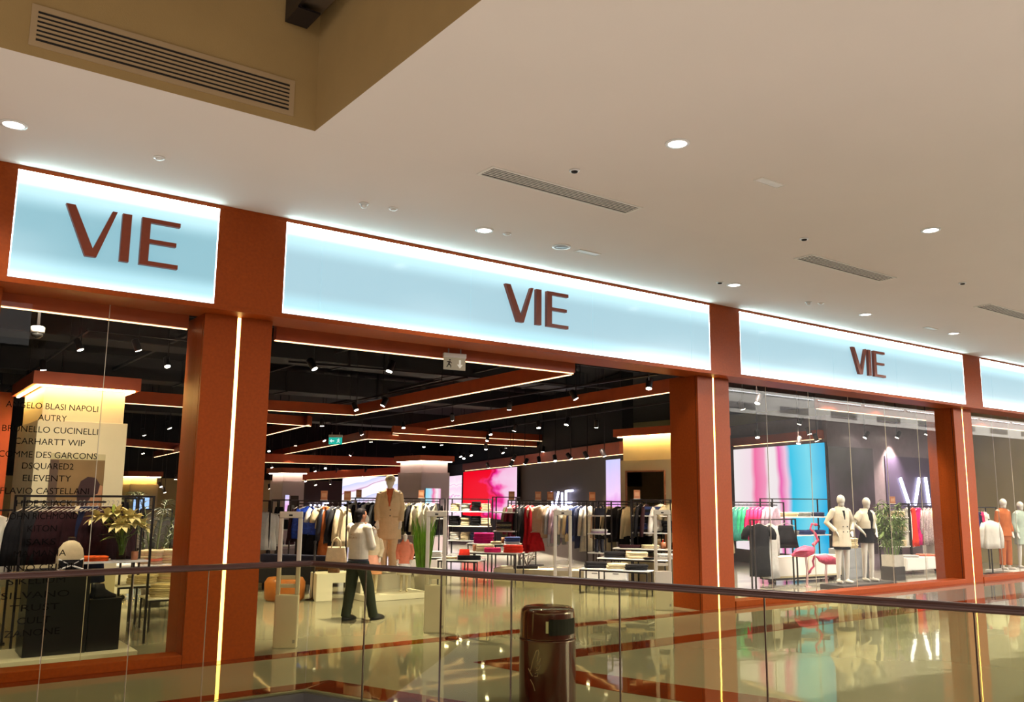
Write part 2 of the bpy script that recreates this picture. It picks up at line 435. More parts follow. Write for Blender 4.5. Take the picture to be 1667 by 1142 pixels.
# ------------------------------------------------------------------ shopfront: lintel, pillars, signs, glazing
lin = MB()
lin.box((-6, 9.76, 3.90), (32, 10.30, 5.08))
lt = struct(lin.obj('trim_2', BRONZE))
MB().box((-6, 9.728, 5.035), (32, 9.7595, 5.079)).obj('top_strip', BRONZE, lt)
MB().box((-6, 9.728, 3.868), (32, 9.7595, 3.922)).obj('bottom_lip', BRONZE, lt)
MB().box((-6, 9.7597, 3.868), (32, 10.30, 3.8995)).obj('soffit', BRONZE, lt)
SIGNS = [(0.94, 2.97), (3.77, 11.26), (12.04, 19.76), (20.55, 28.3)]
for a, b in ((-6, 0.938), (2.972, 3.768), (11.262, 12.038), (19.762, 20.548), (28.302, 32)):
    MB().box((a, 9.728, 3.9225), (b, 9.7595, 5.0345)).obj('fascia_panel', BRONZE, lt)

def sign_material(mid=(0.36, 0.76, 0.90), base=0.165):
    m = bpy.data.materials.new('lightbox_acrylic'); m.use_nodes = True
    nt = m.node_tree; b = nt.nodes['Principled BSDF']; N = nt.nodes.new; Lk = nt.links.new
    b.inputs['Base Color'].default_value = (0.13, 0.14, 0.15, 1); b.inputs['Roughness'].default_value = 0.14
    tc = N('ShaderNodeTexCoord'); sp = N('ShaderNodeSeparateXYZ'); Lk(tc.outputs['Object'], sp.inputs[0])
    nz = N('ShaderNodeTexNoise'); nz.inputs['Scale'].default_value = 0.7; Lk(tc.outputs['Object'], nz.inputs['Vector'])
    dv = N('ShaderNodeMath'); dv.operation = 'DIVIDE'; dv.inputs[1].default_value = 1.11; Lk(sp.outputs['Z'], dv.inputs[0])
    def ramp(st):
        r = N('ShaderNodeValToRGB'); cr = r.color_ramp; cr.interpolation = 'EASE'
        cr.elements[0].position = st[0][0]; cr.elements[0].color = st[0][1] + (1,)
        cr.elements[1].position = st[-1][0]; cr.elements[1].color = st[-1][1] + (1,)
        for p, c in st[1:-1]: cr.elements.new(p).color = c + (1,)
        Lk(dv.outputs[0], r.inputs['Fac']); return r
    col = ramp([(0.0, (0.80, 0.98, 1.0)), (0.10, (0.50, 0.88, 0.98)), (0.28, mid), (0.62, mid), (0.84, (0.58, 0.92, 1.0)), (0.95, (0.93, 1.0, 1.0)), (1.0, (1, 1, 1))])
    g = lambda v: (v, v, v)
    st = ramp([(0.0, g(0.36)), (0.10, g(0.24)), (0.28, g(base)), (0.62, g(base)), (0.84, g(0.25)), (0.94, g(0.55)), (1.0, g(1.0))])
    mu = N('ShaderNodeMath'); mu.operation = 'MULTIPLY'; mu.inputs[1].default_value = 4.0; Lk(st.outputs[0], mu.inputs[0])
    Lk(col.outputs[0], b.inputs['Emission Color']); Lk(mu.outputs[0], b.inputs['Emission Strength'])
    MATS['lightbox'] = m
    return m
SIGNM = sign_material()
SIGNW = sign_material((0.50, 0.82, 0.95), 0.185)  # whiter glow stands in for daylight reflected on the right-hand signs
EDGE = emis('sign_edge_led', (0.80, 0.97, 1.0), 6.0)
EDGET = emis('sign_top_led', (0.55, 0.93, 1.0), 42.0)
LETTER = mat('bronze_letter', (0.24, 0.040, 0.012), 0.4, 0.0, 0.06, 20)
V_ = [(0, .52), (.088, .52), (.285, .085), (.447, .52), (.495, .52), (.325, 0), (.215, 0)]
I_ = [(.548, 0), (.64, 0), (.64, .52), (.548, .52)]
E_ = [(.745, 0), (1.145, 0), (1.145, .047), (.835, .047), (.835, .245), (1.115, .245), (1.115, .29), (.835, .29), (.835, .473), (1.145, .473), (1.145, .52), (.745, .52)]
def letter(poly, x0, z0, parent):
    mb = MB().prism([(p[0], p[1]) for p in poly], 0, 0.055)
    # stand the outline upright: (x, y, z) -> (x, -z, y)
    mb.v = [(x + x0, -z, y + z0) for x, y, z in mb.v]
    o = mb.obj('letter', LETTER, parent, (0, -0.02, 0))
JO = [[], [4.24, 6.42, 8.63, 10.80], [12.56, 14.77, 16.98, 19.18], [21.06, 23.26, 25.46, 27.66]]
LX = [1.39, 6.96, 15.33, None]
SL = ['backlit white lightbox sign reading VIE at the left, over the glazed bay with brand names',
      'widest backlit lightbox sign reading VIE over the open shop entrance',
      'backlit lightbox sign reading VIE over the window with the flamingos',
      'backlit lightbox sign cut off by the right edge of the photo']
for i, (a, b) in enumerate(SIGNS):
    t = thing('lightbox_sign', SL[i], 'sign', (a, 9.745, 3.925), 0, 'backlit signs over the shopfront')
    xs = [a] + JO[i] + [b]
    for k in range(len(xs) - 1):
        p = MB().box((xs[k] - a + 0.004, -0.01, 0.004), (xs[k + 1] - a - 0.004, 0.01, 1.106)).obj('panel', SIGNW if i else SIGNM, t)
    w = b - a
    MB().box((0.0, -0.0135, 1.092), (w, -0.0105, 1.107)).obj('edge_light', EDGET, t)
    MB().box((0.0, -0.0135, 0.003), (w, -0.0105, 0.012)).obj('edge_light', EDGE, t)
    MB().box((0.0, -0.0135, 0.012), (0.010, -0.0105, 1.092)).obj('edge_light', EDGE, t)
    MB().box((w - 0.010, -0.0135, 0.012), (w, -0.0105, 1.092)).obj('edge_light', EDGE, t)
    if LX[i]:
        for poly in (V_, I_, E_): letter(poly, LX[i] - a, 4.235 - 3.925, t)

PL = ['bronze clad pillar with a vertical light strip at the far left edge', 'bronze clad pillar with a vertical light strip left of the entrance', 'bronze clad pillar with a vertical light strip right of the entrance', 'bronze clad pillar with a vertical light strip right of the flamingo window', '']
for i, c in enumerate((0.54, 3.37, 11.65, 20.155, 28.7)):
    t = link('shopfront_pillar', None, None, (c, 10.02, 0)); t['kind'] = 'structure'
    if PL[i]: t['label'] = PL[i]
    MB().box((-0.40, 0.003, 0), (-0.022, 0.05, 3.866)).obj('face_panel', BRONZE, t)
    MB().box((0.022, 0.003, 0), (0.40, 0.05, 3.866)).obj('face_panel', BRONZE, t)
    MB().box((-0.392, 0.05, 0), (0.392, 0.64, 3.866)).obj('core', SLOT, t)
    MB().box((-0.40, 0.066, 0), (-0.3925, 0.65, 3.866)).obj('side_panel', BRONZE, t)
    MB().box((0.3925, 0.066, 0), (0.40, 0.65, 3.866)).obj('side_panel', BRONZE, t)
    MB().box((-0.020, 0.010, 0.0), (0.020, 0.049, 3.86)).obj('light_strip', LEDP, t)

GY = 10.25
def glazing(n, x0, x1, joints, label, gm=None):
    t = link('window_%d' % n, None, None, (x0, GY, 0)); t['kind'] = 'structure'; t['label'] = label
    MB().cbox((0.002, -0.24, 0), (x1 - x0 - 0.002, 0.06, 0.10), 0.008).obj('sill', BRONZE, t)
    xs = [x0] + joints + [x1]
    for k in range(len(xs) - 1):
        MB().box((xs[k] - x0 + 0.004, -0.006, 0.101), (xs[k + 1] - x0 - 0.004, 0.006, 3.866)).obj('pane', gm or GLASS_SHOP, t)
    jm = MB().box((-0.0025, -0.007, 0.101), (0.0025, 0.007, 3.866)).mesh('joint', mat('clear_joint', (0.62, 0.56, 0.45), 0.25))
    for j in joints: link('joint', jm, t, (j - x0, 0, 0))
    return t
w1 = glazing(1, 0.945, 2.965, [2.0], 'tall glass bay carrying the list of brand names in black lettering', GLASS_CLEAR)
w2 = glazing(2, 12.055, 19.75, [13.36, 14.66, 15.99, 17.31, 18.58], 'wide glazed bay showing the mannequins and flamingos')
w3 = glazing(3, 20.56, 28.3, [22.0, 22.85, 24.2, 25.5, 26.8], 'glazed bay at the right edge of the photo')
VINYL = mat('black_vinyl', (0.004, 0.003, 0.003), 0.8, spec=0.05)
LINES = [('ANGELO BLASI NAPOLI', 2.705, .87), ('AUTRY', 2.585, .27), ('BRUNELLO CUCINELLI', 2.46, .90), ('CARHARTT WIP', 2.335, .66), ('COMME DES GARCONS', 2.20, .92), ('DSQUARED2', 2.085, .48), ('ELEVENTY', 1.96, .45),
         ('FLAVIO CASTELLANI', 1.83, .82), ('HIDE & JACK', 1.705, .52), ('JOHN RICHMOND', 1.575, .66), ('KITON', 1.45, .27), ('SAKS', 1.315, .27), ('MA MANIA', 1.20, .48),
         ('NINO CRISTI', 1.06, .62), ('SIKELIUM', 0.93, .52), ('SILVANO', 0.79, .62), ('TRUST', 0.665, .45), ('CULT', 0.54, .30), ('ZANONE', 0.42, .50)]
for tx, z, wd in LINES:
    o = text_obj('lettering', tx, VINYL, 0.092, (1.535 - 0.945, -0.0075, z), (PI / 2, 0, 0), w1, 0.0006, wd)

# ------------------------------------------------------------------ glass balustrade with its handrail
bl = thing('glass_balustrade', 'glass balustrade with a continuous brown handrail across the foreground', 'balustrade', (3.58, 8.15, 0))
rp_ = [(-8, 0), (-6, 0), (-3, 0), (-0.05, 0), (0.0, -0.012), (0.024, -0.06)] + [(0.378 * s, -0.926 * s) for s in (0.4, 2, 4, 6, 8, 9.4)]
rr = []
for i, (x, y) in enumerate(rp_):
    a, b = Vector(rp_[max(i - 1, 0)]), Vector(rp_[min(i + 1, len(rp_) - 1)])
    d = (b - a).normalized(); nn = Vector((-d.y, d.x))
    ring = []
    for k in range(14):
        an = 2 * PI * k / 14
        ring.append((x + nn.x * 0.036 * math.cos(an), y + nn.y * 0.036 * math.cos(an), 1.167 + 0.029 * math.sin(an)))
    rr.append(ring)
MB().rings(rr).obj('handrail', RAIL, bl, smooth=True)
def pane_between(p, q):
    p, q = Vector(p + (0,)), Vector(q + (0,)); d = (q - p); a = math.atan2(d.y, d.x)
    MB().box((0.004, -0.006, -0.25), (d.length - 0.004, 0.006, 1.145)).obj('pane', GLASS_BAL, bl, p, a)
ls = [-7.6, -6.2, -4.8, -3.4, -2.28, -1.62, -0.98, 0.0]
for a, b in zip(ls, ls[1:]): pane_between((a, 0.0), (b - 0.004, 0.0))
ss = [0.0, 0.70, 1.56, 2.28, 3.26, 4.38, 5.70, 7.0, 8.3, 9.4]
for a, b in zip(ss, ss[1:]): pane_between((0.378 * a, -0.926 * a), (0.378 * b, -0.926 * b))
EDG = mat('dark_glass_edge', (0.05, 0.022, 0.016), 0.2)
EDL = mat('pale_glass_edge', (0.26, 0.20, 0.12), 0.2)
for s in ss[1:]:
    MB().box((-0.005, -0.0075, -0.25), (0.005, 0.0075, 1.145)).obj('glass_edge', EDG, bl, (0.378 * s, -0.926 * s, 0), math.atan2(-0.926, 0.378))
for s in ls[1:-1]:
    MB().box((-0.0022, -0.0075, -0.25), (0.0022, 0.0075, 1.145)).obj('glass_edge', EDL, bl, (s, 0, 0))

# ------------------------------------------------------------------ shop shell
ZC = 4.95
struct(MB().box((-10, 10.31, ZC), (27, 40, ZC + 0.2)).obj('ceiling_store', BLACKC))
struct(MB().box((-10, 10.30, 3.87), (27, 10.308, ZC)).obj('wall_front', BLACKC))
struct(MB().box((-10, 38.0, 0), (24.5, 38.3, ZC)).obj('wall_back', OLIVE))
struct(MB().box((-9.9, 37.9, 2.35), (24.0, 37.99, ZC)).obj('trim_3', BLACKC))
struct(MB().box((-10.2, 10.31, 0), (-10, 40, ZC)).obj('wall_left', OLIVE))
struct(MB().box((26.8, 10.31, 0), (27.0, 40, ZC)).obj('wall_right', OLIVE))
# oblique side wall that carries the red video wall
ob = line_box('wall_side', DARKW, (15.30, 15.95, 0), (23.75, 37.88, 0), 0.2, 3.2); struct(ob)
struct(line_box('trim_4', BLACKC, (15.30, 15.95, 3.201), (23.75, 37.88, 3.201), 0.3, 1.7))
# window-side partition behind the flamingo display
struct(line_box('wall_screen', mat('mauve_wall', (0.20, 0.15, 0.19), 0.5), (19.55, 13.32, 0), (20.9, 17.6, 0), 0.2, 3.9))
struct(line_box('wall_display', mat('mauve_wall', (0.20, 0.15, 0.19), 0.5), (19.50, 13.20, 0), (26.75, 13.20, 0), 0.12, 3.9))

# ducts and pipes under the black ceiling
for i, (x0, x1, y, z, h) in enumerate(((-6, 14, 16.5, 4.40, 0.4), (2, 16.5, 21.0, 4.3, 0.5), (-6, 17, 27.0, 4.1, 0.5), (3, 12, 12.6, 4.55, 0.3))):
    t = thing('air_duct', ['dark air duct across the shop ceiling, second from the entrance', 'dark air duct above the middle column', 'dark air duct deepest in the shop ceiling', 'dark air duct nearest the entrance'][i], 'air duct', (0, y, z), 0, 'black ceiling ducts')
    MB().cbox((x0, -0.4, 0), (x1, 0.4, h), 0.02).obj('duct', BLACKD, t)
    fl_ = MB().box((-0.02, -0.42, -0.02), (0.02, 0.42, h + 0.02)).mesh('flange', BLACKM)
    for k in range(int((x1 - x0) / 2.5)): link('flange', fl_, t, (x0 + 1.2 + k * 2.5, 0, 0))
    hm = MB().box((-0.012, -0.38, h), (0.012, -0.36, ZC - z)).mesh('hanger', BLACKM)
    for k in range(int((x1 - x0) / 4)): link('hanger', hm, t, (x0 + 0.7 + k * 4, 0, 0)); link('hanger', hm, t, (x0 + 0.7 + k * 4, 0.74, 0))
for i, (p, q) in enumerate((((4.2, 11.0, 4.45), (4.2, 30, 4.45)), ((7.4, 11.0, 4.6), (7.4, 30, 4.6)), ((10.4, 11.0, 4.5), (11.6, 28, 4.5)), ((-3, 14.2, 4.6), (14, 14.2, 4.6)))):
    tag(line_box('ceiling_pipe', BLACKD, p, q, 0.06, 0.06), ['thin dark pipe running into the shop above the guard', 'thin dark pipe running into the shop behind the exit sign', 'thin dark pipe running into the shop right of the exit sign', 'thin dark pipe crossing the shop ceiling'][i], 'pipe', 'black ceiling pipes')

# ------------------------------------------------------------------ brown beams with light lines
BN = [4]
def beam(p0, p1, h=0.24, w=0.10, led=LED, lw=0.013, side=0, m=BROWN_BEAM):
    BN[0] += 1
    o = struct(line_box('trim_%d' % BN[0], m, p0, p1, w, h))
    o.name = 'trim_%d' % BN[0]
    line_box('light_line', led, Vector(p0) + Vector((0, 0, -lw)), Vector(p1) + Vector((0, 0, -lw)), 0.024, lw - 0.002, o)
    return o
beam((0.64, 10.43, 3.75), (2.92, 10.54, 3.75))
beam((4.03, 10.61, 3.75), (8.91, 10.52, 3.75))
beam((8.98, 10.65, 3.75), (9.70, 19.83, 3.75))
beam((9.67, 19.86, 3.75), (6.75, 20.15, 3.75))
beam((11.61, 10.71, 3.70), (13.67, 25.05, 3.70))
beam((12.53, 23.05, 3.55), (16.38, 24.90, 3.55))
beam((7.33, 21.82, 3.60), (9.56, 22.19, 3.60))
beam((9.35, 21.82, 3.60), (10.90, 32.27, 3.60))
beam((16.85, 49.67, 3.40), (11.80, 23.26, 3.40))
beam((11.80, 23.26, 3.40), (21.70, 22.70, 3.40))
beam((12.14, 22.33, 3.55), (21.41, 22.39, 3.55), 0.2, 0.08)
beam((10.60, 30.00, 2.86), (17.12, 30.00, 2.88), 0.3)
beam((13.66, 33.00, 2.28), (18.84, 33.00, 2.67), 0.3)
beam((3.82, 17.86, 3.50), (5.39, 17.92, 3.50))
beam((11.25, 52.25, 3.20), (8.73, 30.79, 3.20))
beam((19.45, 89.84, 2.90), (11.97, 42.04, 2.90))
beam((6.57, 30.74, 3.30), (9.69, 33.40, 3.30))
beam((15.22, 16.0, 2.86), (21.9, 33.4, 2.86), 0.3, 0.26)
beam((19.42, 13.25, 3.30), (20.6, 17.0, 3.30), 0.22, 0.2)
beam((16.6, 11.4, 3.75), (26.5, 11.4, 3.75), 0.2, 0.1)

# ------------------------------------------------------------------ track spotlights
SPOT_B = MB().lathe([(0.001, 0.0), (0.052, 0.0), (0.055, 0.02), (0.055, 0.17), (0.03, 0.19), (0.001, 0.19)], 14).mesh('housing', BLACKM, True)
SPOT_L = MB().lathe([(0.001, -0.006), (0.046, -0.006), (0.046, -0.001), (0.001, -0.001)], 14).mesh('lens', LENS)
def spot(p, tx, ty, label, group, power=0, tilt=0.0):
    t = thing('track_spotlight', label, 'spotlight', p, 0, group)
    h = link('housing', SPOT_B, t); h.rotation_euler = (tx, ty, 0)
    l = link('lens', SPOT_L, t); l.rotation_euler = (tx, ty, 0)
    MB().box((-0.007, -0.007, 0.1), (0.007, 0.007, ZC - 0.002 - p[2])).obj('stem', BLACKM, t)
    if power:
        d = SPOT_D.get(power)
        if not d:
            d = bpy.data.lights.new('spot_lamp', 'SPOT'); d.energy = power; d.spot_size = R(95); d.spot_blend = 0.8; d.color = (1.0, 0.86, 0.66); d.shadow_soft_size = 0.06
            SPOT_D[power] = d
        q = link('lamp', d, t, (0, 0, -0.03)); q.rotation_euler = (tilt, 0, 0)
    return t
SPOT_D = {}
GROUPS = [
 ('track spotlight above the cream column in the left window', 'spotlights over the left window', [(2.52, 14.82, 4.00), (3.25, 14.29, 4.00), (2.33, 17.00, 3.90), (2.33, 18.63, 3.90), (4.10, 15.83, 4.00)]),
 ('track spotlight on the nearest tracks inside the entrance', 'spotlights on the nearest entrance tracks', [(5.37, 12.42, 3.70), (6.38, 11.92, 3.70), (8.41, 17.14, 3.60), (8.39, 15.91, 3.60), (9.51, 21.35, 3.55), (11.33, 17.88, 3.60), (10.79, 14.82, 3.60), (10.52, 12.34, 3.60), (10.38, 10.31, 3.60), (11.75, 21.03, 3.60)]),
 ('track spotlight on the middle tracks behind the entrance beams', 'spotlights on the middle tracks', [(13.02, 25.40, 3.45), (11.15, 22.32, 3.45), (11.63, 25.88, 3.45), (12.14, 29.42, 3.45), (15.78, 26.75, 3.45), (15.60, 25.27, 3.45), (13.39, 18.16, 3.45), (13.20, 16.89, 3.45), (13.08, 15.69, 3.45), (14.09, 15.77, 3.45), (18.05, 24.95, 3.45), (15.31, 22.16, 3.45), (13.77, 19.76, 3.45), (19.73, 22.05, 3.45), (19.26, 20.97, 3.45), (20.88, 25.08, 3.45), (22.86, 25.78, 3.45), (23.87, 25.43, 3.45), (18.79, 33.00, 3.35)]),
 ('small distant spotlight left of the middle column', 'distant spotlights left of the middle column', [(13.37, 33.00, 3.01), (15.84, 33.00, 3.03), (15.59, 32.17, 3.30), (14.41, 33.00, 3.29), (13.07, 33.00, 3.05), (11.82, 31.08, 3.30), (12.69, 33.00, 2.76), (14.93, 33.00, 2.79), (14.49, 33.00, 2.66), (14.55, 33.00, 2.56), (14.68, 33.00, 2.46), (15.37, 33.00, 2.63), (16.66, 33.00, 2.68), (17.19, 33.00, 2.79), (16.61, 33.00, 2.48), (15.17, 33.00, 2.18), (14.54, 33.00, 2.12), (14.10, 33.00, 2.26), (12.66, 33.00, 1.96)]),
 ('small spotlight in front of the red video wall', 'spotlights along the red video wall', [(17.29, 26.00, 3.18), (15.44, 22.40, 3.20), (16.19, 22.00, 2.89), (17.37, 22.00, 3.18), (16.65, 24.00, 2.69), (16.09, 22.00, 2.70), (15.89, 21.00, 2.73), (15.66, 20.00, 2.74), (15.44, 19.00, 2.76), (15.16, 18.00, 2.78), (14.87, 17.00, 2.77), (14.55, 16.00, 2.78), (17.24, 24.00, 3.20), (16.85, 26.00, 3.12), (16.98, 26.00, 3.06)]),
 ('small distant spotlight past the cream column', 'distant spotlights behind the left window', [(5.92, 24.65, 3.30), (7.93, 33.00, 3.14), (5.72, 21.50, 3.30), (7.47, 33.00, 2.24), (9.12, 33.00, 2.25), (8.63, 33.00, 1.98), (8.27, 33.00, 1.93), (7.47, 33.00, 1.71), (7.79, 33.00, 1.73), (8.77, 33.00, 1.78)]),
 ('track spotlight inside the window with the flamingos', 'spotlights over the flamingo window', [(14.27, 11.52, 3.60), (13.61, 10.64, 3.60), (18.05, 12.90, 3.57), (18.45, 12.90, 3.35), (16.59, 13.00, 3.19), (18.13, 13.00, 3.11), (18.88, 13.00, 3.21), (20.81, 12.90, 3.37), (22.33, 12.90, 3.44), (22.57, 12.21, 3.50)]),
]
k = 0
for gi, (lb, gr, pts) in enumerate(GROUPS):
    order = sorted(pts, key=lambda q: math.atan2(q[0], q[1]))
    for p in pts:
        k += 1
        pw = 0
        if gi in (0, 6): pw = 850 if k % 2 else 0
        elif gi in (1, 2): pw = 1500 if k % 2 else 0
        elif gi in (3, 4, 5): pw = 1500 if k % 4 == 0 else 0
        spot(p, rnd.uniform(-0.5, 0.5), rnd.uniform(-0.5, 0.5), '%s, %s from the left' % (lb, ORD[order.index(p)]), gr, pw)
# added unseen spots behind the lintel, brightening the window displays
for x, lb in ((1.45, 'left window'), (2.45, 'left window'), (13.4, 'flamingo window'), (15.2, 'flamingo window'), (17.0, 'flamingo window'), (18.8, 'flamingo window'), (22.0, 'last bay'), (23.8, 'last bay')):
    spot((x, 10.62, 4.25), 0.25, 0, 'added unseen spotlight behind the lintel of the ' + lb, 'added unseen spotlights behind the lintel of the ' + lb, 200 if x < 4 else 560, 0.45 if x < 4 else 0.3)
# suspended tracks
for i, (a, b) in enumerate((((2.63, 25.01, 4.25), (2.55, 14.44, 4.25)), ((2.55, 14.44, 4.25), (4.27, 14.45, 4.25)), ((5.85, 14.67, 4.10), (14.30, 13.65, 4.10)), ((9.39, 20.37, 4.00), (9.00, 13.72, 4.00)), ((11.37, 24.83, 3.90), (10.88, 10.59, 3.90)), ((16.69, 30.66, 3.75), (13.34, 12.66, 3.75)))):
    tk = tag(line_box('light_track', BLACKM, a, b, 0.035, 0.035), ['black light track running towards the cream column', 'black light track across the left window', 'black light track just inside the entrance', 'short black light track behind the exit sign', 'black light track along the nearest entrance beam', 'black light track along the second entrance beam'][i], 'light track', 'black light tracks')
    for f in (0.15, 0.85):
        MB().box((-0.006, -0.006, 0.035), (0.006, 0.006, ZC - 0.001 - a[2])).obj('rod', BLACKM, tk, (math.hypot(b[0] - a[0], b[1] - a[1]) * f, 0, 0))

# ------------------------------------------------------------------ columns, screens, posters inside the shop
def column(label, x0, x1, y0, y1, ztop, zbreak, m, amber=True):
    t = link('shop_column', None, None, ((x0 + x1) / 2, (y0 + y1) / 2, 0)); t['kind'] = 'structure'; t['label'] = label
    hx, hy = (x1 - x0) / 2, (y1 - y0) / 2
    MB().box((-hx, -hy, zbreak), (hx, hy, ztop)).obj('upper_shaft', m, t)
    MB().cbox((-hx - 0.05, -hy - 0.05, 0), (hx + 0.05, hy + 0.05, zbreak - 0.002), 0.006).obj('lower_cladding', m, t)
    MB().box((-hx - 0.16, -hy - 0.16, ztop), (hx + 0.16, hy + 0.16, ztop + 0.17)).obj('cap_beam', BROWN_BEAM, t)
    led = emis('cove_led', (1.0, 0.64, 0.20), 75.0) if amber else emis('pale_cove_led', (1.0, 0.84, 0.60), 22.0)
    for a, b in (((-hx - 0.1, -hy - 0.1), (hx + 0.1, -hy - 0.07)), ((-hx - 0.1, -hy - 0.07), (-hx - 0.07, hy + 0.07)), ((hx + 0.07, -hy - 0.07), (hx + 0.1, hy + 0.07))):
        MB().box((a[0], a[1], ztop - 0.02), (b[0], b[1], ztop - 0.001)).obj('cove_light', led, t)
    return t
cA = column('cream column with an amber lit top and a portrait poster in the left window', 1.80, 2.80, 12.86, 14.6, 3.2, 2.75, CREAM)
cB = column('cream column with an amber lit top and a mirror right of the entrance', 13.85, 15.0, 12.75, 14.60, 3.15, 2.62, CREAM)
cC = column('pale square column with a small screen in the middle of the shop', 14.12, 15.06, 24.0, 25.4, 2.85, 2.50, LILACW, False)
cD = column('small distant pale column behind the blue puffer jacket', 11.20, 11.86, 28.0, 29.0, 2.46, 2.2, LILACW, False)
cE = column('distant lit column seen through the left window', 7.15, 7.95, 31.0, 32.2, 2.30, 2.05, CREAM)

def wall_screen(label, p0, p1, z0, z1, m, name='video_wall', cat='video wall', th=0.05):
    """flat lit panel standing between two plan points"""
    t = thing(name, label, cat, (p0[0], p0[1], z0), math.atan2(p1[1] - p0[1], p1[0] - p0[0]))
    L = math.hypot(p1[0] - p0[0], p1[1] - p0[1])
    MB().box((0, 0.0, 0), (L, th, z1 - z0)).obj('cabinet', BLACKM, t)
    MB().box((0.004, -0.006, 0.004), (L - 0.004, -0.001, z1 - z0 - 0.004)).obj('display', m, t)
    return t
PK = (1.0, 0.12, 0.36); PKL = (1.0, 0.72, 0.90); WH = (1.0, 0.93, 0.97); CY = (0.02, 0.62, 0.95)
RED = (1.0, 0.0, 0.015)
off = Vector((-0.933, 0.36, 0)) * 0.17
def onw(x, y): return (x + off.x, y + off.y)
m_red = screen_mat('red_picture', [(0.0, (0.95, 0.0, 0.012)), (0.46, (0.95, 0.0, 0.02)), (0.53, (1.0, 0.02, 0.16)), (0.60, (0.62, 0.0, 0.06)), (0.67, (0.95, 0.03, 0.36)), (0.73, (1.0, 0.30, 0.60)), (0.80, (0.98, 0.55, 0.80)), (1.0, (0.98, 0.66, 0.86))], 'X', 0, 3.4, 0.75, 0.95)
wall_screen('video wall showing a red picture with pink shapes', onw(21.75, 33.0), onw(18.60, 24.75), 0.9, 2.79, m_red).scale = (1, 1, 1)
m_lil = screen_mat('lilac_picture', [(0.0, (0.98, 0.62, 0.93)), (0.45, (0.86, 0.40, 0.85)), (0.55, (0.95, 0.66, 0.98)), (1.0, (0.62, 0.62, 1.0))], 'Z', 0, 2.0, 0.3, 1.0)
wall_screen('narrow lilac video wall beside the cream column with the mirror', onw(15.68, 16.95), onw(15.28, 15.98), 0.8, 2.74, m_lil)
m_l2 = screen_mat('pink_white_picture', [(0.0, PKL), (0.3, WH), (0.36, (0.9, 0.35, 0.75)), (0.42, WH), (1.0, PKL)], 'Z', 3, 3.0, 0.4, 1.0)
wall_screen('white and pink video wall left of the red picture', onw(23.3, 37.0), onw(21.9, 33.35), 0.8, 2.66, m_l2)
m_dia = screen_mat('diagonal_picture', [(0.0, (0.95, 0.92, 1.0)), (0.55, (0.98, 0.93, 1.0)), (0.6, (0.55, 0.25, 0.42)), (0.66, (0.90, 0.80, 1.0)), (1.0, (0.60, 0.66, 1.0))], 'Z', 3.2, 2.0, 0.25, 1.05, rot=0.5)
wall_screen('white and lilac video wall with dark diagonal lines behind the tall mannequin', (18.0, 37.85), (21.7, 37.85), 0.6, 2.62, m_dia)
struct(MB().box((15.9, 37.80, 0.0), (17.95, 37.88, 2.34)).obj('wall_panel', DARKW))
ns = thing('neon_sign', 'small blue white neon lettering on the dark panel deep in the shop', 'neon sign', (16.42, 37.74, 1.06))
for x, w in ((0.0, 0.05), (0.16, 0.05), (0.32, 0.05), (0.46, 0.05)):
    MB().tube([(x * 1.3, 0, -0.1), (x * 1.3 + 0.02, 0, 0.27)], 0.035, 8).obj('tube', NEON, ns, smooth=True)
MB().tube([(0.60, 0, 0.27), (0.88, 0, 0.29)], 0.03, 8).obj('tube', NEON, ns, smooth=True)
ns2 = thing('neon_sign', 'blue white neon VIE lettering on the dark side wall above the clothes rails', 'neon sign', (17.35 + off.x, 21.29 + off.y, 1.30), math.atan2(-0.933, -0.36))
for pts in (((0.0, 0, 0.62), (0.22, 0, 0.0)), ((0.72, 0, 0.62), (0.30, 0, 0.0)), ((1.06, 0, 0.60), (1.06, 0, 0.0)), ((1.42, 0, 0.62), (1.42, 0, 0.0)), ((1.42, 0, 0.64), (2.02, 0, 0.66)), ((1.42, 0, 0.02), (2.0, 0, 0.02)), ((1.42, 0, 0.32), (1.9, 0, 0.32))):
    MB().tube(pts, 0.032, 8).obj('tube', NEON, ns2, smooth=True)
# small screens on the columns
m_sm = screen_mat('small_picture', [(0.0, (0.30, 0.75, 0.95)), (0.35, (0.55, 0.80, 1.0)), (0.5, (0.95, 0.15, 0.40)), (0.7, WH), (1.0, (1.0, 0.45, 0.7))], 'X', 0, 2.0, 0.3, 0.95)
wall_screen('small pink and blue screen on the middle column', (14.22, 23.93), (14.78, 23.93), 1.36, 2.0, m_sm, 'column_screen', 'screen', 0.015)
wall_screen('narrow lilac screen on the small distant column', (11.25, 27.93), (11.40, 27.93), 1.1, 1.75, m_lil, 'column_screen', 'screen', 0.015)
tag(MB().box((11.45, 27.92, 1.1), (11.72, 27.945, 1.72)).obj('wall_panel', DARKW), 'dark upright panel on the small distant column', 'panel')
wall_screen('small blue screen on the distant lit column', (7.25, 30.93), (7.75, 30.93), 1.20, 1.62, emis('blue_screen', (0.35, 0.55, 1.0), 1.3), 'column_screen', 'screen', 0.015)
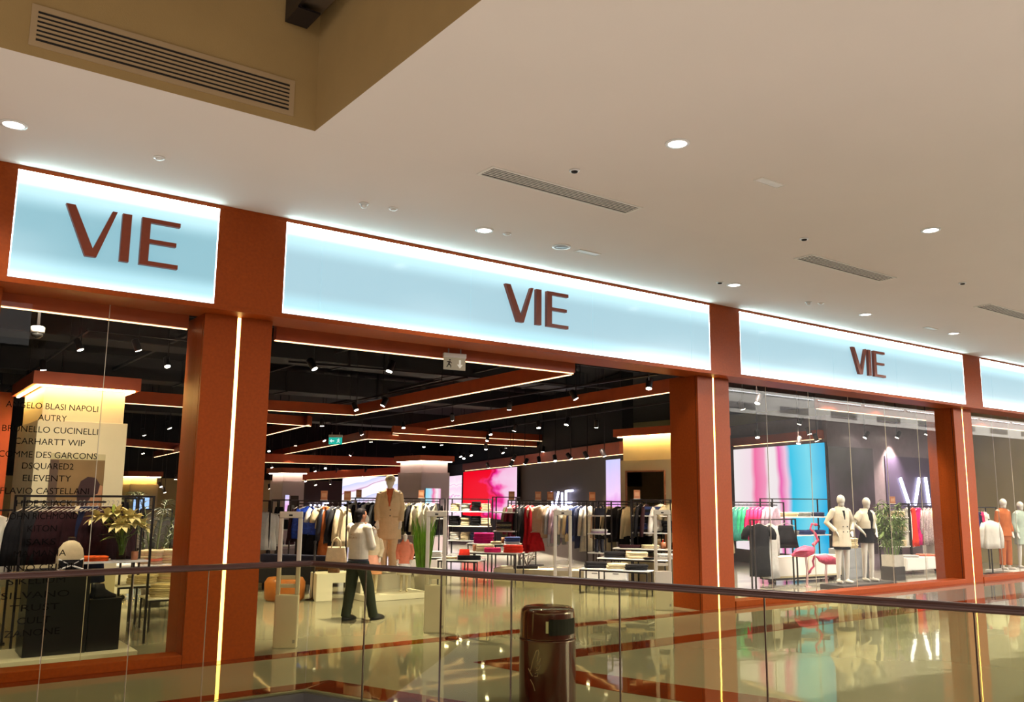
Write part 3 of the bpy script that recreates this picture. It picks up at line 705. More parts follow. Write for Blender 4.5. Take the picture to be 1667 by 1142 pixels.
# portrait poster on the near column
po = thing('portrait_poster', 'poster of a dark haired head in profile on the cream column', 'poster', (1.94, 12.808, 1.40))
MB().box((0, -0.012, 0), (0.66, 0, 0.92)).obj('board', mat('poster_tan', (0.22, 0.13, 0.05), 0.4, 0, 0.2, 2), po)
MB().box((0, -0.0135, 0.84), (0.66, -0.0122, 0.92)).obj('top_band', mat('poster_cream', (0.52, 0.44, 0.24), 0.4), po)
hp = [(0.34, 0.42), (0.38, 0.56), (0.46, 0.62), (0.56, 0.61), (0.62, 0.52), (0.60, 0.40), (0.52, 0.36), (0.46, 0.22), (0.36, 0.26)]
def flat(poly, y, parent, name, m):
    mb = MB().prism(poly, 0, 0.0008); mb.v = [(x, y - z, yy) for x, yy, z in mb.v]; return mb.obj(name, m, parent)
flat([(0.44, 0.20), (0.64, 0.14), (0.655, 0.50), (0.60, 0.52), (0.50, 0.40)], -0.0125, po, 'face', mat('poster_skin', (0.42, 0.20, 0.10), 0.4, 0, 0.25, 6))
flat(hp, -0.0136, po, 'hair', mat('poster_dark', (0.04, 0.015, 0.015), 0.4))
flat([(0.30, 0.0), (0.655, 0.0), (0.655, 0.16), (0.45, 0.2), (0.36, 0.1)], -0.0125, po, 'garment', mat('poster_rust', (0.20, 0.05, 0.03), 0.4, 0, 0.3, 9))
flat([(0.0, 0.0), (0.10, 0.0), (0.10, 0.83), (0.0, 0.83)], -0.0126, po, 'text_band', mat('poster_shade', (0.09, 0.05, 0.03), 0.5))
for i, tx in enumerate(('wi', 'no', 'the', 'she', 'new')):
    text_obj('lettering', tx, mat('poster_white', (0.6, 0.55, 0.45), 0.5), 0.07, (0.055, -0.0130, 0.68 - 0.11 * i), (PI / 2, 0, 0), po, 0.0003)

mr = thing('wall_mirror', 'tall framed mirror on the cream column right of the entrance', 'mirror', (13.79, 14.42, 0.55), -PI / 2)
MB().box((0, -0.012, 0), (1.15, -0.001, 1.80)).obj('glass', MIRROR, mr)
for a, b in (((-0.03, -0.03, -0.03), (0, 0, 1.83)), ((1.15, -0.03, -0.03), (1.18, 0, 1.83)), ((0, -0.03, 1.80), (1.15, 0, 1.83)), ((0, -0.03, -0.03), (1.15, 0, 0))):
    MB().box(a, b).obj('frame', COPPER, mr)

# ------------------------------------------------------------------ builders: racks, shelves, tables, clothes
CLOTH = {}
def cloth(name, col, var=0.18, scale=14, rough=0.85, bump=0.25):
    return mat('cloth_' + name, col, rough, 0, var, scale, bump=bump, bscale=40, spec=0.25)
K = dict(black=cloth('black', (0.007, 0.0065, 0.009)), navy=cloth('navy', (0.012, 0.016, 0.05)), burg=cloth('burgundy', (0.022, 0.004, 0.007)),
         white=cloth('white', (0.80, 0.77, 0.70), 0.06), cream=cloth('cream', (0.70, 0.58, 0.36), 0.08), beige=cloth('beige', (0.62, 0.44, 0.30), 0.08),
         maroon=cloth('maroon', (0.16, 0.012, 0.028)), red=cloth('red', (0.46, 0.010, 0.018)), pink=cloth('pink', (0.70, 0.02, 0.14)), coral=cloth('coral', (0.78, 0.22, 0.14), 0.1),
         pale=cloth('pale_blue', (0.50, 0.52, 0.60), 0.1), grey=cloth('grey', (0.22, 0.23, 0.23)), lgrey=cloth('light_grey', (0.50, 0.49, 0.47), 0.1), denim=cloth('denim', (0.035, 0.055, 0.17)),
         blue=cloth('blue', (0.02, 0.06, 0.42), 0.5, 22, 0.35), rust=cloth('rust', (0.46, 0.13, 0.035)), green=cloth('green', (0.03, 0.36, 0.18)), teal=cloth('teal', (0.03, 0.20, 0.17)),
         magenta=cloth('magenta', (0.62, 0.012, 0.17)), lilac=cloth('lilac', (0.42, 0.30, 0.40)), olive=cloth('olive', (0.16, 0.14, 0.08), 0.4, 30), scarlet=cloth('scarlet', (0.75, 0.035, 0.015)),
         pattern=cloth('pattern', (0.46, 0.36, 0.38), 0.5, 40), orange=cloth('orange', (0.85, 0.13, 0.02)), leather=cloth('leather', (0.02, 0.022, 0.035), 0.2, 10, 0.35, 0.1), rblue=cloth('royal_blue', (0.02, 0.035, 0.28)))
GM = {}
def garment_mesh(kind, L, Wd, var):
    key = (kind, round(L, 2), round(Wd, 2), var)
    if key in GM: return GM[key]
    rg = random.Random(hash(key) % 9973); ph = rg.uniform(0, 6)
    n = 20
    def body(prof):
        rr = []
        zt, zb = prof[0][0], prof[-1][0]
        for z, hw, ht in prof:
            f = max(0.0, (zt - z) / (zt - zb)); ring = []
            for k in range(n):
                a = 2 * PI * k / n
                c, s_ = math.cos(a), math.sin(a)
                x = hw * (abs(c) ** 0.8) * (1 if c > 0 else -1)
                y = ht * (abs(s_) ** 0.8) * (1 if s_ > 0 else -1)
                w = 1 + 0.32 * f * math.sin(k * 1.57 + ph) + 0.15 * f * math.sin(k * 2.5 + ph * 2)
                ring.append((x * (1 + 0.02 * math.sin(k + ph) * f), y * w, z - 0.012 * f * math.sin(3 * a + ph)))
            rr.append(ring)
        return rr
    h = Wd / 2
    out = {}
    if kind in ('skirt', 'trousers'):
        prof = [(-0.10, h * 0.62, 0.03), (-0.16, h * 0.66, 0.05), (-0.3, h * 0.82, 0.07), (-0.1 - L * 0.6, h * 0.95, 0.085), (-0.1 - L, h * 1.08, 0.095)]
        if kind == 'trousers':
            mb = MB()
            mb.rings(body([(-0.10, h * 0.62, 0.035), (-0.2, h * 0.7, 0.05), (-0.34, h * 0.72, 0.05)]))
            for s in (-1, 1):
                mb.tube([(s * h * 0.36, 0, -0.30), (s * h * 0.40, 0, -0.1 - L * 0.6), (s * h * 0.44, 0, -0.1 - L)], [h * 0.36, h * 0.33, h * 0.34], 10, 0.3, (0, 1, 0))
            out['body'] = mb
        else: out['body'] = MB().rings(body(prof))
    else:
        strap = kind == 'dress'
        sw = h * (0.62 if strap else 0.92)
        wl = {'tee': (0.98, 1.02), 'shirt': (0.95, 1.0), 'coat': (0.96, 1.12), 'dress': (0.80, 1.2), 'puffer': (1.05, 1.0)}[kind]
        th = {'tee': 0.045, 'shirt': 0.05, 'coat': 0.07, 'dress': 0.055, 'puffer': 0.11}[kind]
        prof = [(-0.055, 0.05, 0.025), (-0.075, 0.085, 0.04), (-0.115, sw * 0.94, 0.04), (-0.15, sw, th), (-0.30, h * wl[0], th * 1.1), (-0.06 - L * 0.55, h * wl[0] * 0.96, th * 1.1)]
        if kind == 'puffer':
            prof = prof[:4]; z = -0.16; i = 0
            while z > -L:
                prof.append((z - 0.03, h * 1.06, th * 1.15)); prof.append((z - 0.06, h * 0.97, th * 0.8)); z -= 0.065
        else:
            prof += [(-0.06 - L * 0.8, h * (wl[0] + wl[1]) / 2, th * 1.2), (-0.06 - L, h * wl[1], th * 1.3)]
        out['body'] = MB().rings(body(prof))
        if not strap:
            sl = {'tee': 0.24, 'shirt': 0.58, 'coat': 0.60, 'puffer': 0.56}[kind]
            for s in (-1, 1):
                sp = 0.10 if kind == 'tee' else 0.07
                r0 = {'tee': 0.085, 'shirt': 0.07, 'coat': 0.08, 'puffer': 0.095}[kind]
                out['sleeve%d' % s] = MB().tube([(s * sw * 0.86, 0, -0.13), (s * (sw + sp * 0.6), 0.01, -0.13 - sl * 0.35), (s * (sw + sp), 0.015, -0.13 - sl * 0.7), (s * (sw + sp), 0.03, -0.13 - sl)], [r0 * 0.9, r0, r0 * 0.9, r0 * 0.8], 10, 0.55, (0, 1, 0))
    GM[key] = {k: v.mesh('garment', K['black'], True) for k, v in out.items()}
    return GM[key]
HANGM = mat('pale_hanger', (0.55, 0.50, 0.44), 0.4)
HANG = MB().tube([(-0.19, 0, -0.115), (0, 0, -0.05), (0.19, 0, -0.115)], 0.009, 5).mesh('hanger', HANGM)
hk = [(0, 0, -0.05)] + [(0.02 * math.cos(a) - 0.0, 0, 0.0 + 0.02 * math.sin(a)) for a in (-1.57, -0.6, 0.6, 1.57, 2.6)]
HOOK = MB().tube(hk, 0.004, 5).mesh('hook', GREY)
KINDN = dict(tee='hanging_tee', shirt='hanging_shirt', coat='hanging_coat', dress='hanging_dress', puffer='puffer_jacket', skirt='hanging_skirt', trousers='hanging_trousers')
CATN = dict(tee='top', shirt='shirt', coat='coat', dress='dress', puffer='jacket', skirt='skirt', trousers='trousers')
GROT = R(-36.2)
def garment(kind, col, p, ang, label, group, L=0.75, Wd=0.44, var=0):
    """clothing on its hanger; p is where the hook meets the rail, ang turns it away from the aisle"""
    t = thing(KINDN[kind], label, CATN[kind], p, GROT + R(ang), group)
    gm = garment_mesh(kind, L, Wd, var)
    for k, me in gm.items():
        o = link('sleeve' if k.startswith('sleeve') else 'body', me, t)
        remat(None, o, K[col])
    link('hanger_bar', HANG, t); link('hook', HOOK, t)
    return t

def post(mb_parent, x, y, h, r=0.013):
    return MB().box((-r, -r, 0), (r, r, h)).obj('post', BLACKM, mb_parent, (x, y, 0))
def rack(label, p0, p1, d, shelves=(), rails=(), name='clothes_rack', cat='clothes rack', group='black framed racks', top=None, smat=None):
    """black open frame between two plan points, d deep; shelves and rails at given heights"""
    h = top or p0[2]
    t = thing(name, label, cat, (p0[0], p0[1], 0), math.atan2(p1[1] - p0[1], p1[0] - p0[0]), group)
    L = math.hypot(p1[0] - p0[0], p1[1] - p0[1])
    for x in (0.013, L - 0.013):
        for y in (0.013, d - 0.013): post(t, x, y, h)
    for y in (0.013, d - 0.013): MB().box((0, y - 0.012, h), (L, y + 0.012, h + 0.022)).obj('top_bar', BLACKM, t)
    for x in (0.013, L - 0.013): MB().box((x - 0.012, 0.026, h), (x + 0.012, d - 0.026, h + 0.022)).obj('top_bar', BLACKM, t)
    for z in shelves: MB().box((0.028, 0.004, z - 0.024), (L - 0.028, d - 0.004, z)).obj('shelf', smat or WHITEM, t)
    for z in rails: MB().tube([(0.02, d / 2, z), (L - 0.02, d / 2, z)], 0.012, 8).obj('hanging_rail', BLACKM, t)
    return t
def table(label, p0, p1, d, group='white topped display tables', ttop=None, name='display_table'):
    t = thing(name, label, 'table', (p0[0], p0[1], 0), math.atan2(p1[1] - p0[1], p1[0] - p0[0]), group)
    L = math.hypot(p1[0] - p0[0], p1[1] - p0[1]); z = p0[2]
    MB().cbox((-0.01, -0.01, z - 0.022), (L + 0.01, d + 0.01, z), 0.006).obj('table_top', ttop or WHITEM, t)
    for x in (0.02, L - 0.02):
        for y in (0.02, d - 0.02): MB().box((-0.011, -0.011, 0), (0.011, 0.011, z - 0.023)).obj('leg', BLACKM, t, (x, y, 0))
    MB().box((0.031, 0.01, z - 0.05), (L - 0.031, 0.03, z - 0.0225)).obj('apron', BLACKM, t)
    MB().box((0.031, d - 0.03, z - 0.05), (L - 0.031, d - 0.01, z - 0.0225)).obj('apron', BLACKM, t)
    return t
FM = {}
def fold_mesh(w, d, h, v=0):
    key = (round(w, 2), round(d, 2), round(h, 3), v)
    if key in FM: return FM[key]
    rg = random.Random(v * 31 + 5); n = 18; rr = []
    for z, k in ((0, 0.93), (h * 0.18, 1.0), (h * 0.42, 1.0), (h * 0.5, 0.955), (h * 0.58, 1.0), (h * 0.85, 0.99), (h, 0.90)):
        ring = []
        for i in range(n):
            a = 2 * PI * i / n; c, s_ = math.cos(a), math.sin(a)
            ring.append((w / 2 * k * (abs(c) ** 0.35) * (1 if c > 0 else -1) + rg.uniform(-.006, .006), d / 2 * k * (abs(s_) ** 0.35) * (1 if s_ > 0 else -1) + rg.uniform(-.006, .006), z))
        rr.append(ring)
    FM[key] = MB().rings(rr).mesh('folded_cloth', K['white'], True)
    return FM[key]
def folded(col, p, n, label, group, w=0.32, d=0.26, h=0.045, rz=0.0):
    """a pile of n folded garments standing at p"""
    for i in range(n):
        o = tag(link('folded_garment', fold_mesh(w, d, h, i % 3), None, (p[0] + rnd.uniform(-.012, .012), p[1] + rnd.uniform(-.012, .012), p[2] + i * (h + 0.001) + 0.001), GROT + rz + rnd.uniform(-.06, .06)), label if n == 1 else '%s, %s' % (label, 'topmost' if i == n - 1 else ('lowest', 'second up', 'third up', 'fourth up', 'fifth up')[i]), 'folded clothes', group)
        remat(None, o, K[col] if isinstance(col, str) else K[col[i % len(col)]])
def bag(label, p, w, h, d, m, rz=0.0, handle=True):
    t = thing('handbag', label, 'bag', p, GROT + rz)
    rr = []
    for z, kx, ky in ((0, 0.96, 0.9), (h * 0.05, 1.0, 1.0), (h * 0.5, 0.95, 0.85), (h * 0.92, 0.84, 0.55), (h, 0.82, 0.45)):
        rr.append([(w / 2 * kx * (abs(math.cos(a)) ** 0.4) * (1 if math.cos(a) > 0 else -1), d / 2 * ky * (abs(math.sin(a)) ** 0.4) * (1 if math.sin(a) > 0 else -1), z) for a in [2 * PI * i / 20 for i in range(20)]])
    MB().rings(rr).obj('body', m, t, smooth=True)
    if handle:
        for y in (-d * 0.2, d * 0.2):
            MB().tube([(-w * 0.22, y, h * 0.95), (-w * 0.18, y, h * 1.3), (0, y, h * 1.48), (w * 0.18, y, h * 1.3), (w * 0.22, y, h * 0.95)], 0.012, 6).obj('handle', m, t, smooth=True)
    return t
def card(label, p, rz=0.0, s=0.16):
    t = thing('price_card', label, 'sign', p, GROT + rz, 'copper coloured cards on top of the racks')
    MB().box((-s * 0.42, -0.004, 0.014), (s * 0.42, 0.004, s * 1.2)).obj('board', COPPER, t)
    MB().box((-s * 0.3, -0.0055, s * 0.4), (s * 0.3, -0.0042, s * 0.9)).obj('print', mat('card_print', (0.62, 0.34, 0.2), 0.4), t)
    MB().box((-s * 0.45, -0.02, 0.001), (s * 0.45, 0.02, 0.014)).obj('foot', WHITEM, t)
    return t

# ------------------------------------------------------------------ left window display
rack('black framed clothes rack with dark coats in the left window', (1.52, 11.62, 1.76), (2.98, 11.62, 1.76), 0.78, (), (), 'clothes_rack', top=1.76, smat=BLACKM)
MB().tube([(1.55, 12.05, 1.70), (2.5, 12.05, 1.70)], 0.011, 8).obj('hanging_rail', BLACKM, bpy.data.objects['clothes_rack'], (-1.52, -11.62, 0), smooth=True)
MB().box((0.66, 0.004, 0.976), (1.432, 0.26, 1.0)).obj('shelf', WHITEM, bpy.data.objects['clothes_rack'])
MB().box((0.64, 0.002, 0.01), (0.66, 0.022, 0.976)).obj('post', BLACKM, bpy.data.objects['clothes_rack'])
for i in range(5): garment('coat', 'black', (1.64 + i * 0.062, 12.05, 1.70), 78 - i * 2, 'black coat in the left run of the rack in the left window', 'black coats at the left end of the window rack', 0.66, 0.46, i % 2)
for i in range(5): garment('coat', 'burg', (1.93 + i * 0.055, 12.05, 1.70), 70, 'dark burgundy coat beside the black coats in the left window', 'burgundy coats left of the white scarf', 0.64, 0.44, i % 2)
garment('dress', 'cream', (2.20, 12.05, 1.70), 70, 'cream garment hanging between the dark coats in the left window', None, 0.6, 0.3)
for i in range(4): garment('dress', 'navy', (2.25 + i * 0.05, 12.05, 1.70), 70, 'long navy dress hanging behind the backpack in the left window', 'navy dresses behind the backpack', 0.92, 0.34, i % 2)
for i in range(4): garment('coat', 'burg', (2.47 + i * 0.055, 12.05, 1.70), 65, 'dark burgundy coat behind the lilies in the left window', 'burgundy coats behind the lilies', 0.62, 0.44, i % 2)
bp = thing('display_plinth', 'tall black display plinth in the left window', 'plinth', (1.84, 11.1, 0))
MB().cbox((-0.29, -0.2, 0.075), (0.33, 0.3, 0.91), 0.006).obj('block', mat('black_laminate', (0.008, 0.009, 0.016), 0.3), bp)
bp = thing('display_plinth', 'lower black display plinth beside the tall black one', 'plinth', (2.36, 11.12, 0))
MB().cbox((-0.18, -0.2, 0.075), (0.16, 0.3, 0.64), 0.006).obj('block', mat('black_laminate', (0.008, 0.009, 0.016), 0.3), bp)
tag(MB().cbox((1.22, 10.72, 0.001), (2.68, 11.6, 0.074), 0.006).obj('window_plinth', WHITEM), 'low white base under the black plinths in the left window', 'plinth')
b_ = thing('backpack', 'cream backpack with black straps standing on the tall black plinth', 'backpack', (1.98, 11.14, 0.911))
rr = [[(0.145 * kx * (abs(math.cos(a)) ** .6) * (1 if math.cos(a) > 0 else -1), 0.07 * ky * (abs(math.sin(a)) ** .6) * (1 if math.sin(a) > 0 else -1), z) for a in [2 * PI * i / 20 for i in range(20)]] for z, kx, ky in ((0.0, .9, .9), (.03, 1, 1), (.18, 1.0, 1.0), (.28, .86, .9), (.345, .55, .7), (.37, .2, .4))]
MB().rings(rr).obj('body', K['cream'], b_, smooth=True)
MB().cbox((-0.125, -0.085, 0.03), (0.125, -0.066, 0.16), 0.01).obj('front_pocket', K['black'], b_)
MB().tube([(-0.13, -0.074, 0.17), (0, -0.08, 0.10), (0.13, -0.074, 0.17)], 0.010, 6).obj('strap', WHITEM, b_)
MB().tube([(-0.13, -0.09, 0.05), (0, -0.092, 0.10), (0.13, -0.09, 0.05)], 0.010, 6).obj('strap', WHITEM, b_)
MB().cbox((-0.03, -0.1, 0.07), (0.03, -0.084, 0.14), 0.005).obj('buckle', BLACKM, b_)
MB().tube([(-0.04, 0, 0.36), (-0.03, 0, 0.40), (0.03, 0, 0.40), (0.04, 0, 0.36)], 0.009, 6).obj('handle', BLACKM, b_)
for i in range(2): 
    o = tag(link('folded_garment', fold_mesh(0.34, 0.2, 0.03, i), None, (1.72, 11.2, 0.912 + i * 0.031), 0.1), 'black folded garment on the tall plinth left of the backpack', 'folded clothes', 'black clothes beside the backpack'); remat(None, o, K['black'])
sh = thing('dark_shoe', 'black shoes standing on the lower black plinth', 'shoes', (2.34, 11.05, 0.641), 0.2)
for s in (-0.055, 0.055):
    MB().loft([(0, s, 0.0, .13, .04), (0, s, .03, .13, .04), (-0.03, s, .06, .09, .036), (-0.06, s, .10, .06, .034), (-0.07, s, .16, .05, .035)], 14).obj('shoe', K['leather'], sh, smooth=True)
# narrow white table with orange clothes and the vase, behind the plinths
table('white display table behind the lilies', (2.96, 14.25, 0.73), (4.16, 14.25, 0.73), 0.55)
ZV = (2.96, 14.25, 0.73)[2]
folded(['orange'], (2.36, 11.75, 1.0), 2, 'bright orange folded garment left of the vase of lilies', 'orange clothes by the vase', 0.32, 0.2, 0.03, 0.6)
vs = thing('glass_vase', 'clear glass vase on the white shelf in front of the burgundy coats', 'vase', (2.66, 11.76, 1.001))
MB().lathe([(0.055, 0.0), (0.058, 0.02), (0.052, 0.15), (0.062, 0.27), (0.056, 0.268), (0.046, 0.15), (0.05, 0.03), (0.001, 0.02)], 20).obj('vessel', GLASS_V, vs, smooth=True)
LEAFM = mat('lily_leaf', (0.14, 0.22, 0.03), 0.5, 0, 0.3, 20); PETAL = mat('lily_petal', (0.82, 0.70, 0.30), 0.5, 0, 0.12, 16); BUD = mat('lily_bud', (0.34, 0.42, 0.06), 0.5, 0, 0.2, 20)
def petal(mb, c, d, L, wd, curl, M=None):
    """pointed petal or leaf from c along d, bending down"""
    d = Vector(d).normalized(); s_ = d.cross(Vector((0, 0, 1)))
    if s_.length < 1e-3: s_ = Vector((1, 0, 0))
    s_.normalize(); u = s_.cross(d)
    pts = []; n = 5
    for i in range(n + 1):
        t = i / n; w = wd * math.sin(PI * (0.12 + 0.88 * t)) if i < n else 0.002
        q = Vector(c) + d * L * t - u * 0 + Vector((0, 0, -curl * L * t * t))
        pts += [q - s_ * w / 2 - u * 0.25 * w * -1, q, q + s_ * w / 2 + u * 0.25 * w]
    f = []
    for i in range(n):
        for k in (0, 1):
            a = i * 3 + k
            f.append((a, a + 1, a + 4, a + 3))
    mb.add([tuple(p) for p in pts], f)
lil = thing('lily_bouquet', 'bouquet of cream lilies with green buds in the glass vase', 'flowers', (2.66, 11.76, 1.06))
lil.scale = (1.08, 1.08, 1.05)
rg = random.Random(3)
ends = []
for i in range(18):
    a = i * 2.4; r = 0.05 + 0.012 * i; z = 0.50 - r * 0.55 + rg.uniform(-0.10, 0.09)
    e_ = Vector((r * math.cos(a) * 1.05 - 0.02, r * math.sin(a) * 0.6, z)); ends.append(e_)
    MB().tube([(rg.uniform(-.02, .02), rg.uniform(-.02, .02), 0), (e_.x * 0.3, e_.y * 0.3, z * 0.55), tuple(e_)], 0.004, 5).obj('stem', LEAFM, lil)
    if i % 5 != 4:
        mb = MB()
        ax = (Vector((e_.x, e_.y - 0.12, 0.10))).normalized()
        b1 = ax.cross(Vector((0, 0, 1))).normalized(); b2 = ax.cross(b1)
        for q in range(6):
            an = q * PI / 3
            petal(mb, e_, ax * 0.75 + (b1 * math.cos(an) + b2 * math.sin(an)) * 0.8, 0.15, 0.075, 0.2)
        mb.obj('flower', PETAL, lil, smooth=True)
    else:
        MB().ell((e_.x, e_.y, e_.z + 0.03), (0.02, 0.02, 0.055), 8, 6).obj('bud', BUD, lil, smooth=True)
for i in range(12):
    a = rg.uniform(0, 2 * PI); mb = MB()
    petal(mb, (0.02 * math.cos(a), 0.02 * math.sin(a), rg.uniform(0.18, 0.38)), (math.cos(a), math.sin(a) * 0.6, rg.uniform(0.1, 0.9)), rg.uniform(0.18, 0.30), 0.035, 0.3)
    mb.obj('leaf', LEAFM, lil, smooth=True)
cp_ = thing('copper_candle_cup', 'copper coloured cup right of the vase of lilies', 'cup', (2.81, 11.72, 1.001))
MB().lathe([(0.04, 0), (0.042, 0.10), (0.036, 0.10), (0.034, 0.01), (0.001, 0.008)], 16).obj('cup', COPPER, cp_, smooth=True)
# tables with pale knitwear right of the plinths
table('white table with black legs and folded cream clothes in the left window', (2.98, 13.20, 0.55), (3.96, 13.20, 0.54), 0.6)
ZW = (2.98, 13.20, 0.55)[2]
table('lower white table with pale folded clothes right of the black plinths', (3.22, 12.50, 0.43), (3.76, 12.50, 0.42), 0.5)
ZX = (3.22, 12.50, 0.43)[2]
folded(['cream'], ((3.34, 13.40, 0.54)[0], 13.4, ZW), 3, 'cream folded jumper on the taller table in the left window', 'cream jumpers on the left window table', 0.36, 0.3, 0.04)
folded(['cream', 'beige'], ((3.77, 13.50, 0.51)[0], 13.5, ZW), 6, 'pale folded garment in the right pile of the left window table', 'pale clothes in the right pile on the window table', 0.34, 0.3, 0.035)
folded(['cream'], ((3.47, 12.70, 0.43)[0], 12.7, ZX), 4, 'cream folded garment on the lower table in the left window', 'cream clothes on the lower window table', 0.34, 0.3, 0.04)
folded(['beige', 'coral', 'cream', 'beige', 'cream'], ((3.73, 14.55, 0.75)[0], 14.55, ZV), 5, 'coral or cream folded garment behind the palm leaves', 'coral and cream pile behind the palm', 0.36, 0.3, 0.04)
folded(['cream', 'beige'], ((4.04, 14.55, 0.73)[0], 14.55, ZV), 5, 'pale folded garment next to the coral pile', 'pale pile beside the coral one', 0.36, 0.3, 0.04)
cb = thing('drawer_cabinet', 'low white cabinet on castors behind the left window tables', 'cabinet', (3.3, 16.4, 0))
MB().cbox((-0.55, -0.25, 0.12), (0.55, 0.25, 0.55), 0.008).obj('body', WHITEM, cb)
for s in (-0.48, 0.48): MB().tube([(s, -0.03, 0.04), (s, 0.03, 0.04)], 0.04, 10).obj('castor', BLACKM, cb)
# palm
PALM = mat('palm_leaf', (0.05, 0.065, 0.012), 0.5, 0, 0.3, 12)
pa = thing('potted_palm', 'dark green palm with arching feathered leaves behind the lilies', 'palm', (3.95, 15.2, 0))
pa.scale = (1.1, 1.1, 1.12)
MB().lathe([(0.12, 0), (0.17, 0.30), (0.15, 0.30), (0.001, 0.26)], 20).obj('pot', DGREY, pa, smooth=True)
for i in range(9):
    a = i * 2 * PI / 9 + 0.4; Lf = rg.uniform(0.55, 0.8); pts = []
    for q in range(9):
        t = q / 8
        pts.append(Vector((math.cos(a) * Lf * t, math.sin(a) * Lf * t, 0.3 + 1.15 * math.sin(t * 1.9) * (0.95 + 0.1 * (i % 3)))))
    fr = MB().tube(pts, [0.010 - 0.0009 * q for q in range(9)], 5).obj('frond', PALM, pa)
    lf = MB()
    for q in range(2, 9):
        for s in (-1, 1):
            for u in (0.0, 0.5):
                if q == 8 and u: continue
                p = pts[q] if not u else pts[q].lerp(pts[q + 1], u) if q < 8 else pts[q]
                d = (pts[min(q + 1, 8)] - pts[q - 1]).normalized(); sd = d.cross(Vector((0, 0, 1))).normalized() * s
                petal(lf, p, sd * 0.8 + d * 0.7 + Vector((0, 0, 0.1)), 0.24 * (1.2 - 0.08 * q), 0.022, 0.45)
    o = lf.obj('leaflets', PALM, fr); o['kind'] = 'stuff'
# rack of pale shirts far behind the left window
rack('distant black rack of pale shirts seen through the left window', (4.93, 20.00, 1.43), (5.52, 20.00, 1.40), 0.4, (0.5,), (), name='clothes_rack')
for i in range(9):
    p = (5.08, 20.20, 1.37); q = (5.56, 20.20, 1.34)
    t = i / 8
    garment('shirt', ['cream', 'white', 'beige', 'white', 'white', 'cream', 'grey', 'lgrey', 'lgrey'][i], (p[0] + (q[0] - p[0]) * t, 20.2, p[2] + (q[2] - p[2]) * t - 0.02), 62, 'pale shirt on the distant rack seen through the left window', 'pale shirts on the distant left rack', 0.6, 0.42, i % 2)
# shelf with a black bag behind the lilies
rack('black open shelf behind the lilies', (3.00, 13.30, 1.72), (3.27, 13.30, 1.73), 0.4, (1.42, 0.98), (), name='display_shelf', cat='shelf', smat=GREY)
bag('square black bag on the open shelf behind the lilies', (3.02, 13.5, 1.421), 0.20, 0.26, 0.10, K['black'], 0.4, False)
# dark wall unit at the left picture edge
struct(MB().box((1.52, 15.2, 0), (1.72, 15.9, 3.3)).obj('wall_pier', BROWN_BEAM))
garment('coat', 'white', (1.38, 12.6, 1.58), 40, 'white coat cut off by the left edge of the photo', None, 0.85, 0.44)
st_ = thing('garment_stand', 'slim black stand holding the white coat at the left edge', 'clothes rack', (1.38, 12.62, 0))
MB().box((-0.012, -0.012, 0.02), (0.012, 0.012, 1.58)).obj('pole', BLACKM, st_); MB().cbox((-0.2, -0.15, 0), (0.2, 0.15, 0.02), 0.004).obj('base', BLACKM, st_)
MB().box((-0.2, -0.01, 1.581), (0.2, 0.01, 1.60)).obj('arm', BLACKM, st_)
# dome camera
dc = thing('dome_camera', 'white dome security camera under the ceiling in the left window', 'camera', (1.44, 11.2, 3.62))
MB().lathe([(0.06, 0.08), (0.075, 0.07), (0.075, 0.02), (0.07, 0.0)], 18).obj('housing', WHITEM, dc, smooth=True)
MB().lathe([(0.066, 0.0), (0.06, -0.03), (0.035, -0.055), (0.001, -0.065)], 18).obj('dome', mat('smoked_dome', (0.05, 0.05, 0.05), 0.1), dc, smooth=True)
MB().box((-0.015, -0.015, 0.08), (0.015, 0.015, 1.328)).obj('stem', BLACKM, dc)

# ------------------------------------------------------------------ security gates in the entrance
def gate(label, c, rz, m=None):
    t = thing('security_gate', label, 'security gate', (c[0], c[1], 0), rz, 'white anti-theft gates across the entrance')
    m = m or mat('gate_enamel', (0.66, 0.60, 0.48), 0.35, 0, 0.03, 5)
    MB().cbox((-0.14, -0.05, 0.0), (0.14, 0.05, 0.62), 0.012).obj('base_cover', m, t)
    for s in (-1, 1): MB().cbox((s * 0.115 - 0.025, -0.03, 0.621), (s * 0.115 + 0.025, 0.03, 1.53), 0.01).obj('upright', m, t)
    hd_ = MB().cbox((-0.14, -0.031, 1.531), (0.14, 0.031, 1.61), 0.012).obj('head', m, t)
    MB().box((-0.022, -0.034, 1.555), (0.022, -0.0312, 1.575)).obj('indicator', SLOT, hd_)
    for z in (0.70, 0.80): MB().cbox((-0.089, -0.02, z), (0.089, 0.02, z + 0.045), 0.006).obj('crossbar', m, t)
    MB().box((0.09, -0.0515, 0.06), (0.12, -0.0505, 0.10)).obj('plate', GREY, t)
    return t
gate('white anti-theft gate at the left side of the entrance', (4.29, 10.42), -0.55)
gate('white anti-theft gate right of the feathery grass plant', (6.40, 10.45), -0.62)
gate('white anti-theft gate behind the brown litter bin', (8.72, 10.55), -0.62)
gate('white anti-theft gate at the right side of the entrance', (10.78, 10.45), -0.62)

